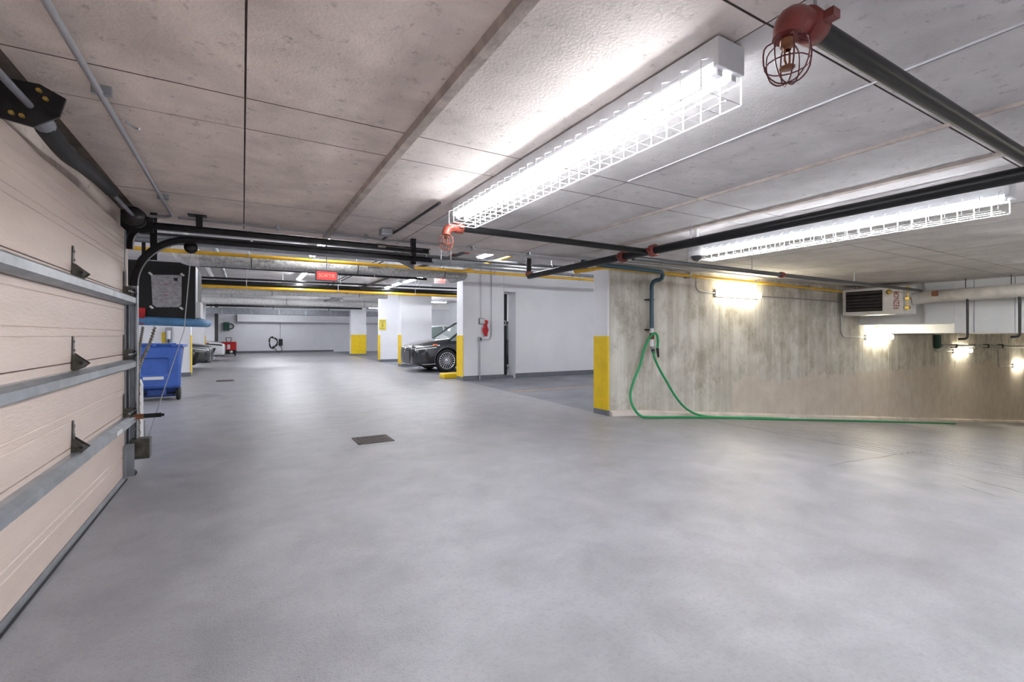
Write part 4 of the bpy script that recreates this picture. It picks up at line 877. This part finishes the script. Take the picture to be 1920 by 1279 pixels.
# ================================================================== CARS (nose at local x=0, tail at +x)
def car(label, paint, loc, rz, style):
    t = thing('car', (0,0,0), label, 'car')
    Wd = 0.96 if style != 'white' else 0.93
    # x, half width, z bottom, z shoulder, z top, half width of top
    S = [(0.00,0.62,0.30,0.74,0.80,0.52),(0.05,0.74,0.24,0.78,0.86,0.60),(0.16,0.84,0.22,0.82,0.92,0.68),(0.36,0.92,0.21,0.87,0.98,0.74),(0.7,0.955,0.2,0.92,1.05,0.78),
         (1.1,0.96,0.2,0.96,1.10,0.79),(1.5,0.96,0.2,0.99,1.14,0.78),(2.2,0.96,0.2,1.0,1.12,0.80),(3.2,0.96,0.2,1.02,1.12,0.80),(4.0,0.955,0.2,1.04,1.12,0.79),(4.5,0.93,0.24,1.04,1.10,0.74),(4.85,0.82,0.32,0.98,1.04,0.62)]
    if style != 'suv': S = [(a,b*Wd/0.96,c,d*0.93,e*0.92,f) for a,b,c,d,e,f in S]
    rings = []
    for (x,w,zb,zs,zt,wt) in S:
        mid = zb+(zs-zb)*0.5
        h = [(w*0.86,zb),(w*0.97,zb+0.09),(w,mid),(w*0.985,zs-0.1),(w*0.93,zs),(wt,zt-0.03),(wt*0.55,zt)]
        rings.append([Vector((x,-y,z)) for y,z in h] + [Vector((x,y,z)) for y,z in reversed(h)])
    n = len(rings[0]); me = bpy.data.meshes.new('body')
    vs = [v for r in rings for v in r]; fs = [(i*n+j, i*n+(j+1) % n, (i+1)*n+(j+1) % n, (i+1)*n+j) for i in range(len(S)-1) for j in range(n)]
    fs += [tuple(range(n))[::-1], tuple(range((len(S)-1)*n, len(S)*n))]
    me.from_pydata(vs, [], fs); bm = bmesh.new(); bm.from_mesh(me); bmesh.ops.recalc_face_normals(bm, faces=bm.faces[:]); bm.to_mesh(me); bm.free()
    o = bpy.data.objects.new('body', me); COL.objects.link(o)
    sd = o.modifiers.new('s','SUBSURF'); sd.levels = 2; sd.render_levels = 2
    rw = 0.375 if style == 'suv' else 0.345; wx = (1.1, 3.9)
    cut = MB()
    for x in wx:
        for s in (-1,1): cut.tube([(x,s*0.6,rw),(x,s*1.2,rw)],rw+0.055,32,smooth=False)
    co = cut.build('cutter', 'black'); bo_ = o.modifiers.new('b','BOOLEAN'); bo_.object = co; bo_.operation = 'DIFFERENCE'; bo_.solver = 'EXACT'
    bpy.context.view_layer.update()
    m2 = bpy.data.meshes.new_from_object(o.evaluated_get(bpy.context.evaluated_depsgraph_get()))
    bpy.data.objects.remove(o); bpy.data.objects.remove(co)
    m2.materials.clear(); m2.materials.append(M[paint])
    for p in m2.polygons: p.use_smooth = True; p.material_index = 0
    o = bpy.data.objects.new('body', m2); COL.objects.link(o); o.parent = t
    try: m2.set_sharp_from_angle(angle=math.radians(35))
    except Exception: pass
    bm = bmesh.new(); bm.from_mesh(m2); bvh = BVHTree.FromBMesh(bm)
    def patch(name, quadf, d, m, nu=10, nv=3, off=0.008, parent=t):   # drape a patch on the body by projection along d
        d = Vector(d).normalized(); P = []; ok = True
        for i in range(nu+1):
            for j in range(nv+1):
                q = Vector(quadf(i/nu, j/nv)); hit = bvh.ray_cast(q - d*1.5, d)[0]
                P.append((hit if hit is not None else q) - d*off)
        mb = MB(); mb.add(P, [(i*(nv+1)+j, (i+1)*(nv+1)+j, (i+1)*(nv+1)+j+1, i*(nv+1)+j+1) for i in range(nu) for j in range(nv)], True)
        return mb.build(name, m, parent)
    lerp = lambda a, b, u: a+(b-a)*u
    zk = 1.0 if style == 'suv' else 0.93
    # cabin
    cabin = [(1.25,0.80,1.08),(2.05,0.66,1.62),(2.6,0.64,1.68),(3.6,0.63,1.66),(4.3,0.62,1.5),(4.72,0.72,1.06)] if style == 'suv' else [(1.35,0.78,0.99),(2.2,0.6,1.4),(2.7,0.58,1.45),(3.4,0.57,1.42),(4.4,0.7,1.0)]
    zb = 1.02*zk; g = MB(); m_ = len(cabin)
    V = []
    for (x,w,z) in cabin: V += [(x,-0.86,min(z,zb)),(x,-w,z),(x,w,z),(x,0.86,min(z,zb))]
    g.add(V, [(i*4+j,(i+1)*4+j,(i+1)*4+j+1,i*4+j+1) for i in range(m_-1) for j in range(3)]); g.build('window_glass', 'carglass', t)
    pl = MB()
    for s in (-1,1):
        pl.tube([(cabin[0][0]-0.05,s*0.83,cabin[0][2]-0.05)]+[(x,s*(w+0.015),z+0.01) for x,w,z in cabin[1:]],0.035,8)
        pl.tube([(2.75,s*0.86,zb),(2.7,s*0.645,cabin[2][2]-0.02)],0.035,6)
    pl.build('pillar_frame', paint, t)
    g = MB(); V = []
    for (x,w,z) in cabin[1:-1]: V += [(x,-w-0.01,z+0.012),(x,0,z+0.035),(x,w+0.01,z+0.012)]
    g.add(V, [(i*3+j,(i+1)*3+j,(i+1)*3+j+1,i*3+j+1) for i in range(m_-3) for j in range(2)], True); g.build('roof', paint, t)
    for s in (-1,1):
        MB().bevbox((1.55,s*0.98-0.1,1.06*zk),(1.7,s*0.98+0.1,1.2*zk),0.04).build('mirror', paint, t)
    # lamps, grille, intakes
    for s in (-1,1):
        d = (0.75,-s*0.66,0)
        base = Vector((0.1,s*0.72,0)); end = Vector((0.78,s*0.98,0))
        hl = patch('headlamp', lambda u,v: (lerp(base.x,end.x,u),lerp(base.y,end.y,u),zk*(lerp(0.735,0.86,u)+v*lerp(0.10,0.035,u))), d, 'headlamp' if style != 'white' else 'trimblack')
        patch('lamp_blade', lambda u,v: (lerp(base.x,end.x-0.15,u),lerp(base.y,end.y-0.05,u),zk*(lerp(0.715,0.80,u)+v*0.028)), d, 'plastic_white', off=0.014, parent=hl)
        patch('lamp_mask', lambda u,v: (lerp(base.x+0.03,end.x-0.12,u),lerp(base.y+0.01,end.y-0.04,u),zk*(lerp(0.76,0.845,u)+v*0.03)), d, 'trimblack', off=0.014, parent=hl)
        patch('side_marker', lambda u,v: (lerp(0.62,0.76,u),s*1.0,zk*(0.875+v*0.045)), (0.1,-s,0), 'amber', 4, 2, 0.012, hl)
        patch('intake', lambda u,v: (lerp(0.3,0.42,v)+u*0.12,s*0.98,zk*(0.66-0.36*u)), (0.5,-s*0.86,0), 'trimblack', 6, 2, 0.012)
        if style == 'dark':
            f = Vector((0.12,s*0.62,0.40)); MB().lathe(f,(-1,s*0.35,0),[(0.085,-0.06),(0.085,0.03),(0.05,0.045),(0,0.05)],16).build('fog_lamp', 'yellowlamp', t)
        for x in wx:      # arch trim
            MB().tube([(x+(rw+0.06)*math.cos(a),s*0.955*Wd/0.96,rw+(rw+0.06)*math.sin(a)) for a in [math.radians(-18+216*i/24) for i in range(25)]],0.02,6).build('arch_trim', 'greypipe' if style == 'suv' else 'trimblack', t)
    gr = patch('grille', lambda u,v: (0.0,lerp(-1,1,u)*lerp(0.47,0.36,abs(v-0.55)*1.6),zk*(0.27+v*0.46)), (1,0,0), 'trimblack', 12, 6, 0.012)
    if style == 'suv':
        for r_ in range(9):
            for c_ in range(11):
                yy = (c_-5+0.5*(r_ % 2))*0.075
                if abs(yy) > 0.42: continue
                hit = bvh.ray_cast(Vector((-1,yy,0.3+r_*0.045)),Vector((1,0,0)))[0]
                if hit: 
                    cx_ = hit - Vector((0.016,0,0)); MB().prism([cx_+Vector((0,-0.028,0)),cx_+Vector((0,0,0.009)),cx_+Vector((0,0.028,0)),cx_+Vector((0,0,-0.009))],(0.006,0,0)).build('grille_bar', 'galvdull', gr)
        MB().ring((-0.02,0,0.73),(1,0,0),0.06,0.007,18,5).build('emblem', 'chrome', gr)
    patch('bumper_lip', lambda u,v: (0.0,lerp(-0.8,0.8,u),0.24+v*0.035), (1,0,0), 'chrome' if style == 'suv' else 'trimblack', 16, 1, 0.015)
    for s in (-1,1): MB().tube([(0.25,s*0.93,0.27),(0.5,s*0.965,0.27),(0.66,s*0.975,0.28)],0.012,6).build('lip_trim', 'chrome' if style == 'suv' else 'trimblack', t)
    # wheels
    for x in wx:
        for s in (-1,1):
            y = s*0.84
            wh = MB().lathe((x,y,rw),(0,s,0),[(rw*0.72,-0.12),(rw*0.94,-0.12),(rw,-0.09),(rw,0.07),(rw*0.95,0.10),(rw*0.75,0.105),(rw*0.73,0.09)],36).build('wheel', 'rubber', t, label='tyre with many-spoked alloy rim')
            MB().lathe((x,y,rw),(0,s,0),[(rw*0.745,0.06),(rw*0.745,0.1),(rw*0.69,0.098),(rw*0.68,0.03)],36).build('rim', 'chrome', wh)
            MB().lathe((x,y,rw),(0,s,0),[(rw*0.7,0.02),(0,0.02)],24).build('brake_disc', 'ink', wh)
            sp_ = MB(); ns = 20 if style == 'suv' else 10
            for k_ in range(ns):
                a = 2*math.pi*k_/ns; u = Vector((math.cos(a),0,math.sin(a))); w_ = Vector((-math.sin(a),0,math.cos(a))); c_ = Vector((x,y+s*0.07,rw))
                sp_.prism([c_+u*0.05+w_*0.007,c_+u*rw*0.7+w_*0.016,c_+u*rw*0.7-w_*0.004,c_+u*0.05-w_*0.007],(0,s*0.025,0))
            sp_.lathe((x,y,rw),(0,s,0),[(0.055,0.05),(0.055,0.1),(0,0.105)],14); sp_.build('spokes', 'chrome', wh)
    MB().box((0.5,-0.8,0.17),(4.4,0.8,0.3)).build('underbody', 'black', t)
    bm.free()
    t.location = loc; t.rotation_euler = (0,0,rz)
    return t
car('charcoal sport utility car nosing out beside the wide white pillar','carblack',(4.70,15.2,0),0,'suv')
car('dark grey car with yellow fog lamp behind the left pillar','cargrey',(-0.95,20.2,0),math.pi,'dark')
car('white car beyond the dark grey one','carwhite',(-0.72,26.6,0),math.pi,'white')
c4 = car('pale car half hidden behind the charcoal car','carwhite',(6.4,23.6,0),0,'suv')
